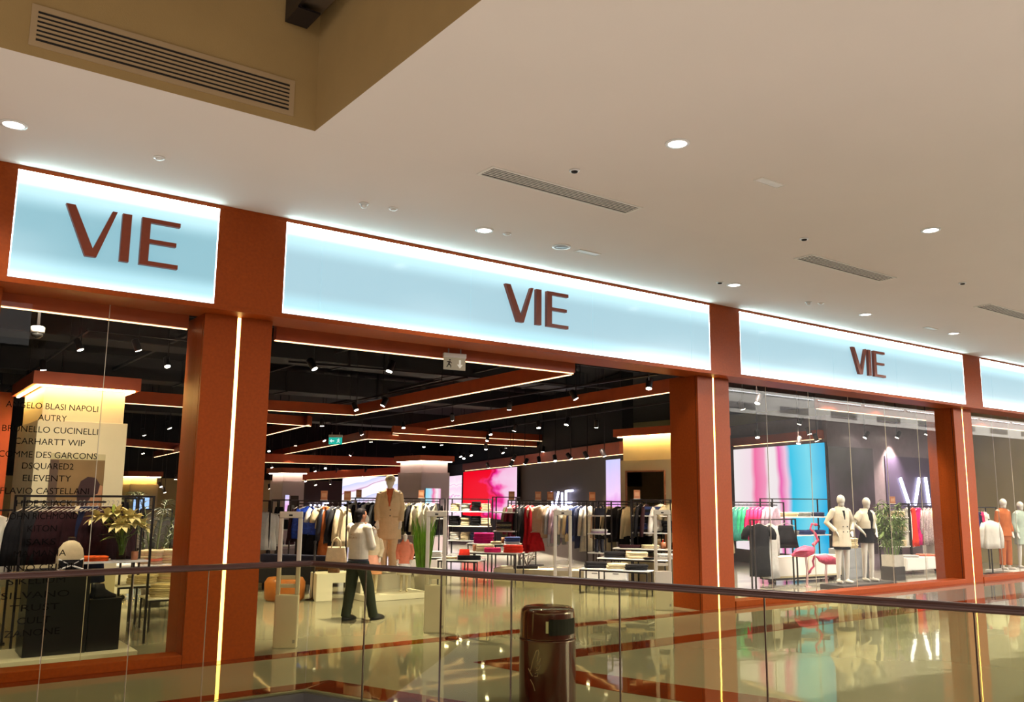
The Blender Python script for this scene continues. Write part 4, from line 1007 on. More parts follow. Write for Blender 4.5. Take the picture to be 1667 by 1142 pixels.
# ------------------------------------------------------------------ exit signs
def exit_sign(label, p, rz, mface, ink, s=1.0, arrow='down'):
    t = thing('exit_sign', label, 'exit sign', p, rz)
    t.scale = (s, s, s)
    MB().cbox((-0.17, -0.03, 0.17), (0.17, 0.03, 0.235), 0.008).obj('housing', WHITEM, t)
    MB().box((-0.165, -0.006, 0.0), (0.165, 0.006, 0.169)).obj('face', mface, t)
    MB().box((-0.10, -0.004, 0.236), (-0.085, 0.004, 0.30)).obj('bracket', GREY, t); MB().box((0.085, -0.004, 0.236), (0.10, 0.004, 0.30)).obj('bracket', GREY, t)
    def flat2(poly, name, m=ink, y=-0.0075):
        mb = MB().prism(poly, 0, 0.001); mb.v = [(x, y - z, yy) for x, yy, z in mb.v]; mb.obj(name, m, t)
    if arrow == 'down':
        flat2([(0.065, 0.145), (0.095, 0.145), (0.095, 0.08), (0.125, 0.08), (0.08, 0.025), (0.035, 0.08), (0.065, 0.08)], 'arrow')
    else:
        flat2([(-0.03, 0.10), (-0.03, 0.07), (-0.09, 0.07), (-0.09, 0.04), (-0.15, 0.085), (-0.09, 0.13), (-0.09, 0.10)], 'arrow')
    x0 = -0.085 if arrow == 'down' else 0.07
    fig = SLOT if arrow == 'down' else ink
    flat2([(x0 + 0.012 * math.cos(a) + 0.012, 0.138 + 0.012 * math.sin(a)) for a in [PI * i / 5 for i in range(10)]], 'figure_head', fig)
    flat2([(x0 - 0.035, 0.11), (x0 - 0.01, 0.122), (x0 + 0.02, 0.12), (x0 + 0.045, 0.095), (x0 + 0.038, 0.088), (x0 + 0.018, 0.105), (x0 + 0.01, 0.085), (x0 + 0.035, 0.06), (x0 + 0.03, 0.03), (x0 + 0.02, 0.03), (x0 + 0.022, 0.055), (x0 - 0.004, 0.07), (x0 - 0.03, 0.03), (x0 - 0.04, 0.036), (x0 - 0.015, 0.08), (x0 - 0.01, 0.105), (x0 - 0.03, 0.1)], 'figure', fig)
    return t
exit_sign('white hanging exit sign with running figure and down arrow above the entrance', (6.56, 10.33, 3.565), GROT * 0.3, mat('exit_face', (0.42, 0.37, 0.26), 0.3, emit=0.12, ecol=(0.6, 0.55, 0.42)), mat('exit_ink', (0.75, 0.72, 0.62), 0.4, emit=0.4))
exit_sign('small green exit sign hanging deep in the shop', (9.28, 20.00, 3.01), GROT, emis('green_sign', (0.02, 0.55, 0.42), 0.8), emis('green_sign_ink', (0.75, 1.0, 0.95), 0.9), 1.0, 'left')
gx = bpy.data.objects['exit_sign.001']; MB().box((-0.006, -0.004, 0.30), (0.006, 0.004, 4.94 - gx.location.z)).obj('rod', BLACKM, gx)

# ------------------------------------------------------------------ litter bin beyond the balustrade
bn = thing('litter_bin', 'glossy brown cylindrical litter bin with a black opening and white wing emblem', 'litter bin', (5.13, 6.42, 0), 0)
BINM = mat('brown_bin_enamel', (0.065, 0.011, 0.010), 0.16, 0.1, 0.1, 5, coat=0.4)
MB().lathe([(0.245, 0.0), (0.255, 0.03), (0.255, 0.55), (0.258, 0.56), (0.258, 0.575), (0.001, 0.575)], 36).obj('drum', BINM, bn, smooth=True)
MB().lathe([(0.252, 0.576), (0.252, 0.59), (0.243, 0.80), (0.236, 0.825), (0.215, 0.842), (0.001, 0.846)], 36).obj('lid', BINM, bn, smooth=True)
va = math.atan2(-6.42, -5.13)      # towards the walkway
def on_drum(a, z, r): return (r * math.cos(a), r * math.sin(a), z)
def curved(name, a0, a1, z0, z1, r, m, n=8):
    ring = []
    v = []; f = []
    for i in range(n + 1):
        a = a0 + (a1 - a0) * i / n
        v += [on_drum(a, z0, r - 0.006), on_drum(a, z0, r), on_drum(a, z1, r), on_drum(a, z1, r - 0.006)]
    for i in range(n):
        for q in range(4): f.append((i * 4 + q, i * 4 + (q + 1) % 4, i * 4 + 4 + (q + 1) % 4, i * 4 + 4 + q))
    f += [(0, 1, 2, 3), (n * 4 + 3, n * 4 + 2, n * 4 + 1, n * 4)]
    return MB().add(v, f).obj(name, m, bn)
curved('opening', va + 0.05, va + 1.25, 0.625, 0.76, 0.2535, mat('bin_mouth', (0.004, 0.004, 0.005), 0.9))
curved('ashtray_plate', va - 0.06, va + 0.03, 0.645, 0.745, 0.2545, mat('steel_plate', (0.6, 0.58, 0.54), 0.3, 0.6), 3)
WING = mat('white_print', (0.42, 0.32, 0.28), 0.5)
def stroke(pts):
    MB().tube([on_drum(va - 0.62 + x * 2.3, 0.22 + z, 0.2565) for x, z in pts], 0.0042, 5).obj('emblem', WING, bn, smooth=True)
stroke([(0.0, 0.10), (0.05, 0.20), (0.10, 0.275), (0.13, 0.285), (0.14, 0.26), (0.11, 0.19)])
stroke([(0.11, 0.19), (0.17, 0.215), (0.15, 0.175), (0.12, 0.165)])
stroke([(0.10, 0.13), (0.16, 0.155), (0.14, 0.12), (0.10, 0.11)])
stroke([(0.08, 0.085), (0.13, 0.10), (0.12, 0.065), (0.07, 0.06)])
stroke([(-0.04, 0.12), (0.02, 0.07), (0.04, 0.06)])
stroke([(0.0, 0.03), (0.05, -0.01), (0.08, -0.06)])

# ------------------------------------------------------------------ figures
def arm(mb, sh, el, wr, tip, k=1.0, r=(0.052, 0.042, 0.028), curl=0.35, hand=True):
    sh, el, wr, tip = [Vector(v) for v in (sh, el, wr, tip)]
    mb.tube([sh, sh.lerp(el, 0.5), el, el.lerp(wr, 0.4), wr], [r[0] * k, r[0] * 0.92 * k, r[1] * k, r[1] * 0.98 * k, r[2] * k], 12)
    mb.ell(sh, (r[0] * 1.08 * k,) * 3)
    if hand:
        d = (tip - wr); Lh = d.length; d.normalize()
        up_ = Vector((0, 0, 1)) if abs(d.z) < 0.85 else Vector((0, 1, 0))
        s_ = d.cross(up_).normalized(); n = s_.cross(d)
        mb.tube([wr - d * 0.01, wr + d * Lh * 0.25, wr + d * Lh * 0.5], [0.026 * k, 0.036 * k, 0.036 * k], 10, 0.55, n)
        for i, l in enumerate((0.44, 0.5, 0.47, 0.36)):
            b0 = wr + d * Lh * 0.46 + s_ * (i - 1.5) * 0.017 * k
            m1 = b0 + d * Lh * l * 0.5 - n * curl * 0.02
            mb.tube([b0, m1, m1 + (d - n * curl).normalized() * Lh * l * 0.5], [0.0095 * k, 0.009 * k, 0.0075 * k], 7)
        b0 = wr + d * Lh * 0.14 - s_ * 0.028 * k
        mb.tube([b0, b0 + (d * 0.7 - s_ * 0.6).normalized() * Lh * 0.22, b0 + (d * 0.9 - s_ * 0.3).normalized() * Lh * 0.42], [0.012 * k, 0.011 * k, 0.009 * k], 7)
def leg(mb, hip, kn, an, toe, k=1.0, r=(0.085, 0.055, 0.036)):
    hip, kn, an, toe = [Vector(v) for v in (hip, kn, an, toe)]
    mb.tube([hip, hip.lerp(kn, 0.5), kn, kn.lerp(an, 0.35), an], [r[0] * k, r[0] * 0.85 * k, r[1] * k, r[1] * 0.98 * k, r[2] * k], 14)
    d = (toe - an); d.z = 0
    mb.tube([an + Vector((0, 0, -0.02)) - d * 0.25, an + Vector((0, 0, -0.035)), toe], [0.034 * k, 0.042 * k, 0.025 * k], 10)
def head(mb, c, k, fdir, nose=True):
    """egg head with jaw; fdir is the way it faces in plan"""
    c = Vector(c); f = Vector(fdir).normalized()
    mb.ell(c + Vector((0, 0, 0.02 * k)), (0.078 * k, 0.092 * k, 0.105 * k) if abs(f.y) > abs(f.x) else (0.092 * k, 0.078 * k, 0.105 * k), 16, 10)
    j = c + f * 0.022 * k + Vector((0, 0, -0.065 * k)); mb.ell(j, (0.052 * k, 0.056 * k, 0.06 * k), 12, 8)
    if nose:
        mb.tube([c + f * 0.085 * k + Vector((0, 0, 0.015 * k)), c + f * 0.108 * k + Vector((0, 0, -0.02 * k)), c + f * 0.085 * k + Vector((0, 0, -0.03 * k))], [0.008 * k, 0.014 * k, 0.010 * k], 8)
def torso(mb, k, w=1.0, dpt=1.0, hz=0.92, lean=0.0, female=False):
    s = [(0, 0, hz - 0.10, 0.135 * w, 0.095 * dpt), (0, 0, hz, 0.160 * w, 0.110 * dpt), (0, 0, hz + 0.14, 0.125 * w if female else 0.140 * w, 0.090 * dpt), (0, 0, hz + 0.32, 0.152 * w, 0.108 * dpt), (0, 0, hz + 0.45, 0.165 * w, 0.098 * dpt), (0, 0, hz + 0.52, 0.150 * w, 0.075 * dpt), (0, 0, hz + 0.57, 0.07 * w, 0.055 * dpt)]
    mb.loft([(a * k, b * k + lean * (z - hz) * k, z * k, rx * k, ry * k) for a, b, z, rx, ry in s], 20)
    mb.tube([(0, 0.0 + lean * 0.55 * k, (hz + 0.53) * k), (0, -0.01 * k + lean * 0.63 * k, (hz + 0.66) * k)], [0.054 * k, 0.048 * k], 12)

# -- the guard, seen from behind and to his left, hand at his chin
gd = thing('person', 'person in white uniform shirt and dark trousers with a hand at the chin', 'person', (6.02, 12.02, 0), R(108))
k = 0.925
SKIN = mat('brown_skin', (0.36, 0.15, 0.075), 0.5, 0, 0.08, 14)
mb = MB(); torso(mb, k)
head(mb, (0, -0.035, 1.62 * k), k, (0.15, -1, 0))
for s in (-1, 1): mb.ell((s * 0.080 * k, 0.0, 1.62 * k), (0.014, 0.022, 0.034), 8, 6)
arm(mb, (0.185 * k, 0, 1.44 * k), (0.20 * k, -0.16, 1.16 * k), (0.06, -0.19, 1.38 * k), (0.02, -0.13, 1.52 * k), k, (0.056, 0.045, 0.030), 0.6)
arm(mb, (-0.185 * k, 0, 1.44 * k), (-0.23 * k, -0.06, 1.15 * k), (-0.02, -0.22, 1.13 * k), (0.14, -0.23, 1.16 * k), k, (0.056, 0.045, 0.030), 0.5)
leg(mb, (0.09, 0, 0.90 * k), (0.115, 0.02, 0.49 * k), (0.13, 0.09, 0.09), (0.135, -0.05, 0.045), k)
leg(mb, (-0.09, 0, 0.90 * k), (-0.115, -0.12, 0.49 * k), (-0.135, -0.22, 0.09), (-0.14, -0.36, 0.045), k)
link('body', fused(mb, 0.009), gd); gd.children[0].data.materials.append(SKIN)
mb = MB()
mb.loft([(0, 0, 0.925 * k, 0.168, 0.118), (0, 0, 1.0 * k, 0.172, 0.122), (0, 0, 1.10 * k, 0.166, 0.116), (0, 0.01, 1.24 * k, 0.176, 0.122), (0, 0.01, 1.36 * k, 0.184, 0.116), (0, 0.005, 1.44 * k, 0.172, 0.096), (0, 0, 1.495 * k, 0.085, 0.074), (0, -0.005, 1.53 * k, 0.060, 0.062)], 22)
arm(mb, (0.185 * k, 0, 1.435 * k), (0.205 * k, -0.155, 1.165 * k), (0.145, -0.168, 1.22 * k), (0, 0, 0), k, (0.073, 0.068, 0.062), hand=False)
arm(mb, (-0.185 * k, 0, 1.435 * k), (-0.235 * k, -0.06, 1.155 * k), (-0.14, -0.13, 1.145 * k), (0, 0, 0), k, (0.073, 0.068, 0.062), hand=False)
sh_ = link('shirt', fused(mb, 0.010, 2), gd); sh_.data.materials.append(cloth('uniform_white', (0.62, 0.56, 0.43), 0.07, 9))
mb = MB()
mb.loft([(0, 0, 0.86 * k, 0.165, 0.118), (0, 0, 0.955 * k, 0.163, 0.114)], 20)
for s, kn, an in ((1, (0.115, 0.02, 0.49 * k), (0.13, 0.09, 0.045)), (-1, (-0.115, -0.12, 0.49 * k), (-0.135, -0.215, 0.045))):
    mb.tube([(s * 0.085, 0, 0.90 * k), tuple(Vector((s * 0.085, 0, 0.9 * k)).lerp(Vector(kn), 0.5)), kn, tuple(Vector(kn).lerp(Vector(an), 0.6)), an], [0.102, 0.095, 0.082, 0.072, 0.070], 16)
tr_ = link('trousers', fused(mb, 0.010, 2), gd); tr_.data.materials.append(cloth('uniform_trousers', (0.022, 0.030, 0.028), 0.15, 9))
MB().loft([(0, 0, 0.918 * k, 0.1735, 0.1235), (0, 0, 0.955 * k, 0.1735, 0.1235)], 24).obj('belt', K['leather'], gd, smooth=True)
HAIR = mat('black_hair', (0.008, 0.005, 0.005), 0.7, 0, 0.3, 40, bump=0.4, bscale=120, spec=0.15)
mb = MB(); mb.ell((0, 0.0, 1.668 * k), (0.087 * k, 0.096 * k, 0.088 * k), 16, 10); mb.ell((0, 0.045 * k, 1.60 * k), (0.078 * k, 0.058 * k, 0.09 * k), 14, 8)
mb.ell((0, -0.07 * k, 1.715 * k), (0.06 * k, 0.045 * k, 0.03 * k), 12, 6)
hr = link('hair', fused(mb, 0.009, 1), gd); hr.data.materials.append(HAIR)
for s, p, y0 in ((1, (0.13, 0.09), -0.10), (-1, (-0.135, -0.23), -0.44)):
    x = p[0]; mb = MB()
    mb.loft([(x, p[1] - 0.075, 0.0, 0.048, 0.145), (x, p[1] - 0.075, 0.03, 0.050, 0.148), (x, p[1] - 0.055, 0.06, 0.046, 0.115), (x, p[1] - 0.005, 0.09, 0.044, 0.062), (x, p[1], 0.13, 0.045, 0.05)], 18)
    mb.obj('shoe', K['leather'], gd, smooth=True)
for s in (-1, 1): MB().cbox((s * 0.15 - 0.05, -0.03, 1.462 * k), (s * 0.15 + 0.05, 0.03, 1.485 * k), 0.005).obj('epaulette', K['black'], gd)
for i, tx in enumerate(('HILLS', 'SECURITY')):
    text_obj('lettering', tx, mat('shirt_print', (0.30, 0.17, 0.08), 0.6), 0.042, (-0.01, 0.137, 1.335 * k - i * 0.045), (PI / 2, 0, PI), gd, 0.0005)

def mannequin(label, loc, rz, k, arms, legs, outfit, shell=SKINM, fdir=(0, -1, 0), female=True, base=None, voxel=0.011):
    t = thing('mannequin', label, 'mannequin', loc, rz, 'featureless cream mannequins')
    mb = MB(); torso(mb, k, 0.92 if female else 1.02, 0.95, female=female)
    head(mb, (0, -0.03 * k, 1.63 * k), k, fdir, False)
    for a in arms: arm(mb, *[tuple(c * k for c in p) for p in a], k, (0.045, 0.036, 0.024) if female else (0.05, 0.04, 0.028))
    for l in legs: leg(mb, *[tuple(c * k for c in p) for p in l], k, (0.08, 0.052, 0.034))
    b = link('body', fused(mb, voxel), t); b.data.materials.append(shell)
    for name, m, shapes in outfit:
        mb = MB()
        for kind, data in shapes:
            if kind == 'loft': mb.loft([tuple(c * k for c in sct) for sct in data], 24)
            elif kind == 'tube': mb.tube([tuple(c * k for c in p) for p in data[0]], [c * k for c in data[1]], 14)
            elif kind == 'ell': mb.ell(tuple(c * k for c in data[0]), tuple(c * k for c in data[1]))
            elif kind == 'box': mb.cbox(tuple(c * k for c in data[0]), tuple(c * k for c in data[1]), 0.006)
        big = any(kd in ('loft', 'tube') and True for kd, _ in shapes)
        if len(shapes) > 1: o = link(name, fused(mb, voxel, 2), t); o.data.materials.append(m)
        else: o = mb.obj(name, m, t, smooth=shapes[0][0] != 'box')
    return t
AD = [((0.17, 0, 1.44), (0.22, 0.02, 1.16), (0.21, -0.06, 0.92), (0.20, -0.09, 0.76))]
AD2 = AD + [((-0.17, 0, 1.44), (-0.22, 0.02, 1.16), (-0.21, -0.06, 0.92), (-0.20, -0.09, 0.76))]
LG = [((0.085, 0, 0.90), (0.085, -0.02, 0.49), (0.085, 0.0, 0.08), (0.10, -0.17, 0.035)), ((-0.085, 0, 0.90), (-0.09, 0.01, 0.49), (-0.09, 0.04, 0.08), (-0.12, -0.12, 0.035))]
COATM = cloth('camel_coat', (0.68, 0.49, 0.27), 0.06, 8)
def coat_loft(hem=0.62, w=1.0, waist=1.0):
    return ('loft', [(0, 0, hem, 0.215 * w, 0.150), (0, 0, hem + 0.02, 0.217 * w, 0.152), (0, 0, 0.92, 0.200 * w, 0.140), (0, 0, 1.06, 0.182 * w * waist, 0.126), (0, 0, 1.24, 0.192 * w, 0.132), (0, 0, 1.38, 0.196 * w, 0.118), (0, 0, 1.46, 0.175 * w, 0.092), (0, 0.01, 1.52, 0.085, 0.066)])
def sleeve(a, r=0.066):
    return ('tube', [[a[0], tuple((Vector(a[0]) + Vector(a[1])) / 2), a[1], tuple(Vector(a[1]).lerp(Vector(a[2]), 0.95))], [r, r, r * 0.92, r * 0.82]])
def lapels(m, y=-0.133):
    return []
# tall male mannequin in camel coat and cap, on a raised block
MX = (8.13, 15.00, 0.72)
tag(MB().cbox((MX[0] - 0.35, 14.72, 0.0), (MX[0] + 0.35, 15.35, 0.37), 0.006).obj('display_block', WHITEM), 'white block under the tall mannequin with the cap', 'plinth')
tm = mannequin('tall male mannequin in a camel overcoat, rust jumper and pale cap', (MX[0], 15.0, 0.371), R(-30), 1.02, AD2, LG,
    [('trousers', COATM, [('loft', [(0, 0, 0.80, 0.165, 0.115), (0, 0, 0.99, 0.155, 0.11)]), ('tube', [[(0.085, 0, 0.88), (0.085, -0.02, 0.49), (0.085, 0, 0.09)], [0.10, 0.085, 0.075]]), ('tube', [[(-0.085, 0, 0.88), (-0.09, 0.01, 0.49), (-0.09, 0.04, 0.09)], [0.10, 0.085, 0.075]])]),
     ('overcoat', COATM, [coat_loft(0.60, 1.08), sleeve(AD2[0], 0.072), sleeve(AD2[1], 0.072)]),
     ('jumper', cloth('rust_knit', (0.50, 0.12, 0.045), 0.1, 20), [('loft', [(0, -0.030, 1.20, 0.03, 0.118), (0, -0.030, 1.32, 0.052, 0.118), (0, -0.025, 1.44, 0.085, 0.095), (0, -0.012, 1.53, 0.072, 0.070)])]),
     ('cap', K['cream'], [('loft', [(0, -0.03, 1.66, 0.092, 0.104), (0, -0.03, 1.71, 0.094, 0.106), (0, -0.03, 1.76, 0.07, 0.085), (0, -0.03, 1.785, 0.01, 0.01)])]),
     ('cap_brim', K['cream'], [('loft', [(0, -0.125, 1.655, 0.075, 0.075), (0, -0.125, 1.665, 0.075, 0.075)])])], female=False)
LAP = cloth('camel_lapel', (0.58, 0.40, 0.21), 0.06, 8)
for s in (-1, 1):
    v = [(s * 0.005, -0.136, 1.20), (s * 0.055, -0.134, 1.34), (s * 0.105, -0.115, 1.37), (s * 0.095, -0.105, 1.42), (s * 0.075, -0.10, 1.50), (s * 0.055, -0.121, 1.42)]
    v = [(x * 1.02, y * 1.12, z * 1.02) for x, y, z in v]
    MB().add(v + [(x, y + 0.012, z) for x, y, z in v], [(0, 1, 2, 3, 4, 5), (11, 10, 9, 8, 7, 6)] + [(i, (i + 1) % 6, 6 + (i + 1) % 6, 6 + i) for i in range(6)]).obj('lapel', LAP, tm)
    MB().box((s * 0.12 - 0.055, -0.153, 1.02), (s * 0.12 + 0.055, -0.140, 1.045)).obj('pocket_flap', LAP, tm)
for z in (1.16, 1.05): MB().ell((0.02, -0.150, z), (0.012, 0.008, 0.012), 8, 6).obj('button', K['leather'], tm)
text_obj('cap_badge', 'NY', K['black'], 0.05, (0, -0.139, 1.735), (PI / 2, 0, 0), tm, 0.001)

pf = (7.72, 14.35, 0.00)
plt = tag(MB().cbox((7.14, 13.90, 0.001), (8.42, 14.66, 0.10), 0.008).obj('display_platform', WHITEM), 'low white platform under the child mannequins', 'plinth')
kA = [((0.17, 0, 1.44), (0.23, 0.03, 1.18), (0.20, -0.08, 0.96), (0.19, -0.11, 0.80))]; kA = kA + [tuple((-x, y, z) for x, y, z in kA[0])]
COR = cloth('coral_wool', (0.80, 0.26, 0.15), 0.08, 12); PKS = cloth('peach_wool', (0.80, 0.40, 0.26), 0.08, 12)
mannequin('child mannequin in a cream top and peach skirt right behind the guard', (7.42, 14.22, 0.101), R(-40), 0.64, kA, LG,
    [('top', K['cream'], [('loft', [(0, 0, 1.0, 0.165, 0.12), (0, 0, 1.2, 0.172, 0.125), (0, 0, 1.38, 0.178, 0.112), (0, 0, 1.46, 0.155, 0.09), (0, 0, 1.55, 0.085, 0.08), (0, -0.01, 1.60, 0.09, 0.09)]), sleeve(kA[0], 0.07), sleeve(kA[1], 0.07)]),
     ('skirt', PKS, [('loft', [(0, 0, 0.52, 0.25, 0.20), (0, 0, 0.54, 0.252, 0.202), (0, 0, 0.80, 0.21, 0.16), (0, 0, 1.03, 0.168, 0.122)])])])
mannequin('taller child mannequin in a peach scarf half hidden behind the guard', (7.40, 14.52, 0.101), R(-35), 0.77, kA, LG,
    [('coat', PKS, [coat_loft(0.62, 0.95), sleeve(kA[0], 0.066), sleeve(kA[1], 0.066)])])
mannequin('child mannequin in a coral hooded jacket and white skirt on the platform', (8.04, 14.20, 0.101), R(-35), 0.58, kA, LG,
    [('jacket', COR, [('loft', [(0, 0, 0.84, 0.205, 0.145), (0, 0, 1.05, 0.195, 0.14), (0, 0, 1.24, 0.19, 0.132), (0, 0, 1.38, 0.19, 0.118), (0, 0, 1.47, 0.16, 0.095), (0, 0.03, 1.52, 0.11, 0.10), (0, 0.05, 1.58, 0.10, 0.07)]), sleeve(kA[0], 0.075), sleeve(kA[1], 0.075)]),
     ('skirt', K['white'], [('loft', [(0, 0, 0.50, 0.225, 0.18), (0, 0, 0.52, 0.226, 0.18), (0, 0, 0.86, 0.18, 0.135)])])])

# ------------------------------------------------------------------ feathery grass in a white pot
gp = thing('potted_grass', 'tall green grass plant with white feathery plumes in a white pot', 'potted plant', (8.91, 15.0, 0))
MB().loft([(0, 0, 0.0, 0.15, 0.15), (0, 0, 0.40, 0.19, 0.19), (0, 0, 0.41, 0.18, 0.18), (0, 0, 0.36, 0.17, 0.17)], 24).obj('pot', WHITEM, gp, smooth=True)
MB().lathe([(0.001, 0.365), (0.168, 0.365), (0.168, 0.37), (0.001, 0.37)], 20).obj('soil', DGREY, gp)
GRASS = mat('grass_blade', (0.16, 0.36, 0.02), 0.5, 0, 0.3, 5); PLUME = mat('plume', (0.85, 0.80, 0.62), 0.9, 0, 0.06, 30, bump=0.5, bscale=150)
mb = MB(); rg = random.Random(11)
for i in range(190):
    a = rg.uniform(0, 2 * PI); r = 0.13 * math.sqrt(rg.random()); ht = rg.uniform(0.75, 1.16); sp = rg.uniform(0.6, 1.6)
    x, y = r * math.cos(a), r * math.sin(a); w = 0.008
    b1 = (x * sp + math.cos(a) * 0.10 * ht, y * sp + math.sin(a) * 0.10 * ht)
    t2 = rg.uniform(0, PI); cx, cy = w * math.cos(t2), w * math.sin(t2)
    mx_, my_ = (x * 0.5 + b1[0] * 0.5), (y * 0.5 + b1[1] * 0.5)
    mb.add([(x - cx, y - cy, 0.37), (x + cx, y + cy, 0.37), (mx_ + cx, my_ + cy, 0.37 + ht * 0.6), (mx_ - cx, my_ - cy, 0.37 + ht * 0.6), (b1[0], b1[1], 0.37 + ht)], [(0, 1, 2, 3), (3, 2, 4)])
o = mb.obj('grass_blades', GRASS, gp); o['kind'] = 'stuff'
for i in range(9):
    a = i * 0.7 + 0.2; r = 0.05 + 0.17 * ((i * 37) % 10) / 10; x, y = r * math.cos(a), r * math.sin(a); z = 1.36 + 0.16 * ((i * 7) % 5) / 5 - r * 0.5
    MB().tube([(x * 0.4, y * 0.4, 0.9), (x, y, z - 0.1), (x * 1.1, y * 1.1, z), (x * 1.2, y * 1.2, z + 0.12), (x * 1.3, y * 1.3, z + 0.25)], [0.004, 0.018, 0.052, 0.058, 0.008], 8).obj('plume', PLUME, gp, smooth=True)

# ------------------------------------------------------------------ centre left: racks, bags, bench
def lerp3(a, b, t): return tuple(a[i] + (b[i] - a[i]) * t for i in range(3))
def hang_row(p, q, items, lab, group):
    """items: (t along the rail, kind, colour, angle, length, width, label or None)"""
    for i, it in enumerate(items):
        t, kd, col, ang, L, wd, lb = it
        garment(kd, col, lerp3(p, q, t), ang, lb or lab, None if lb else group, L, wd, i % 2)
r1 = rack('black rack with the blue puffer jacket left of the guard', (7.12, 17.00, 1.50), (7.84, 16.20, 1.47), 0.5, (), (), top=1.66)
pA, pB = (7.11, 16.90, 1.45), (7.80, 16.10, 1.45)
pA, pB = (pA[0] + 0.1, pA[1] + 0.25, 1.62), (pB[0] + 0.1, pB[1] + 0.25, 1.62)
line_box('hanging_rail', BLACKM, (pA[0], pA[1], 1.60), (pB[0], pB[1], 1.60), 0.02, 0.02, r1)
FWD = Vector((-0.40, -0.92, 0))
def hang_fwd(t, f, kd, col, ang, L, wd, lb):
    garment(kd, col, tuple(Vector(lerp3(pA, pB, t)) + FWD * f), ang, lb, None, L, wd)
for t, f, kd, col, ang, L, wd, lb in (
    (0.02, 0, 'coat', 'burg', 66, 0.7, 0.40, 'dark plum coat at the left end of the puffer rack'), (0.22, 0.16, 'puffer', 'blue', 8, 0.58, 0.40, 'shiny blue puffer jacket seen beside the left gate'),
    (0.20, 0.0, 'skirt', 'black', 10, 0.95, 0.42, 'long black skirt hanging below the blue puffer jacket'), (0.34, 0, 'tee', 'white', 74, 0.55, 0.40, 'white top hanging right of the blue puffer jacket'), (0.38, 0, 'dress', 'black', 55, 0.88, 0.44, 'black dress hanging right of the white top'),
    (0.50, 0.05, 'tee', 'cream', 62, 0.42, 0.38, 'cream blouse hanging over the rust dress'), (0.565, 0.12, 'dress', 'rust', 40, 1.15, 0.30, 'long rust coloured dress left of the tote bag'), (0.70, 0, 'coat', 'leather', 40, 0.72, 0.44, 'black leather jacket above the tote bag'),
    (0.82, 0, 'coat', 'black', 62, 0.75, 0.42, 'black coat right of the leather jacket'), (0.93, 0, 'coat', 'cream', 66, 0.8, 0.42, 'cream coat just left of the guard')):
    hang_fwd(t, f, kd, col, ang, L, wd, lb)
for i, (t, c) in enumerate(((0.42, 0), (0.70, 0))):
    p = lerp3(pA, pB, t)
card('copper card on top of the puffer rack', tuple(r1.matrix_basis @ Vector((0.55, 0.03, 1.683)))); card('copper card on the puffer rack nearest the guard', tuple(r1.matrix_basis @ Vector((1.05, 0.03, 1.683))))
r2 = rack('black shelf rack with shoes and bags at the left of the entrance', (7.15, 18.50, 1.48), (7.48, 18.20, 1.47), 0.45, (1.38, 1.05, 0.72, 0.40), (), 'display_shelf', 'shelf', 'black framed racks', 1.66)
garment('coat', 'white', (7.03, 18.40, 1.47), 25, 'white coat hanging next to the entrance pillar', None, 0.78, 0.42)
garment('coat', 'lgrey', (6.95, 18.40, 1.47), 30, 'pale coat half hidden by the entrance pillar', None, 0.78, 0.42)
r3 = rack('short black rail holding the white coats by the entrance pillar', (6.92, 18.50, 1.47), (7.06, 18.30, 1.47), 0.3, (), (), top=1.64)
p = (7.29, 18.30, 1.20)
def row_bags(p0, n, dz, m, lb, gr):
    pass
for i, (px, z, w, h, c, lb) in enumerate(((0.10, 1.381, 0.2, 0.14, 'black', 'black bag on the top shelf at the left of the entrance'), (0.36, 1.381, 0.16, 0.18, 'grey', 'grey bag on the top shelf at the left of the entrance'), (0.22, 1.051, 0.24, 0.2, 'black', 'black bag on the second shelf at the left of the entrance'),
        (0.14, 0.721, 0.2, 0.12, 'leather', 'dark bag on the third shelf at the left of the entrance'), (0.38, 0.721, 0.18, 0.16, 'burg', 'plum bag on the third shelf at the left of the entrance'))):
    q = r2.matrix_basis @ Vector((px, 0.22, z)); bag(lb, tuple(q), w, h, 0.1, K[c], 0, False)
ot = thing('low_bench', 'low brown wooden bench under the cream tote bag', 'bench', (7.33, 15.60, 0.43), GROT)
ot.location.z = 0
WOODB = mat('dark_wood', (0.10, 0.04, 0.018), 0.45, 0, 0.2, 10)
MB().cbox((-0.36, -0.2, 0.42), (0.36, 0.2, 0.47), 0.008).obj('seat', WOODB, ot)
for x in (-0.3, 0.3):
    for y in (-0.15, 0.15): MB().box((x - 0.02, y - 0.02, 0), (x + 0.02, y + 0.02, 0.419)).obj('leg', WOODB, ot)
bq = (7.28, 15.50, 0.78)
bag('large cream tote bag on the brown bench', (ot.location.x + 0.02, ot.location.y, 0.471), 0.40, 0.36, 0.16, K['cream'])
pl1 = thing('display_plinth', 'white display plinth left of the guard\'s legs', 'plinth', (6.88, 14.55, 0), GROT * 0.3)
MB().cbox((-0.40, -0.22, 0.0), (-0.12, 0.26, 0.46), 0.006).obj('tall_block', WHITEM, pl1); MB().cbox((-0.118, -0.2, 0.30), (0.42, 0.24, 0.46), 0.006).obj('shelf_block', WHITEM, pl1); MB().cbox((0.38, -0.2, 0.0), (0.42, 0.24, 0.298), 0.004).obj('end_panel', WHITEM, pl1)
bag('small brown box bag on the white plinth', (6.80, 14.5, 0.461), 0.2, 0.12, 0.12, WOODB, 0, False)
sf = thing('low_sofa', 'dark navy upholstered bench behind the left gate', 'sofa', (6.77, 16.40, -0.03), GROT * 1.4)
sf.location.z = 0
UPH = cloth('navy_upholstery', (0.02, 0.02, 0.032), 0.15, 10)
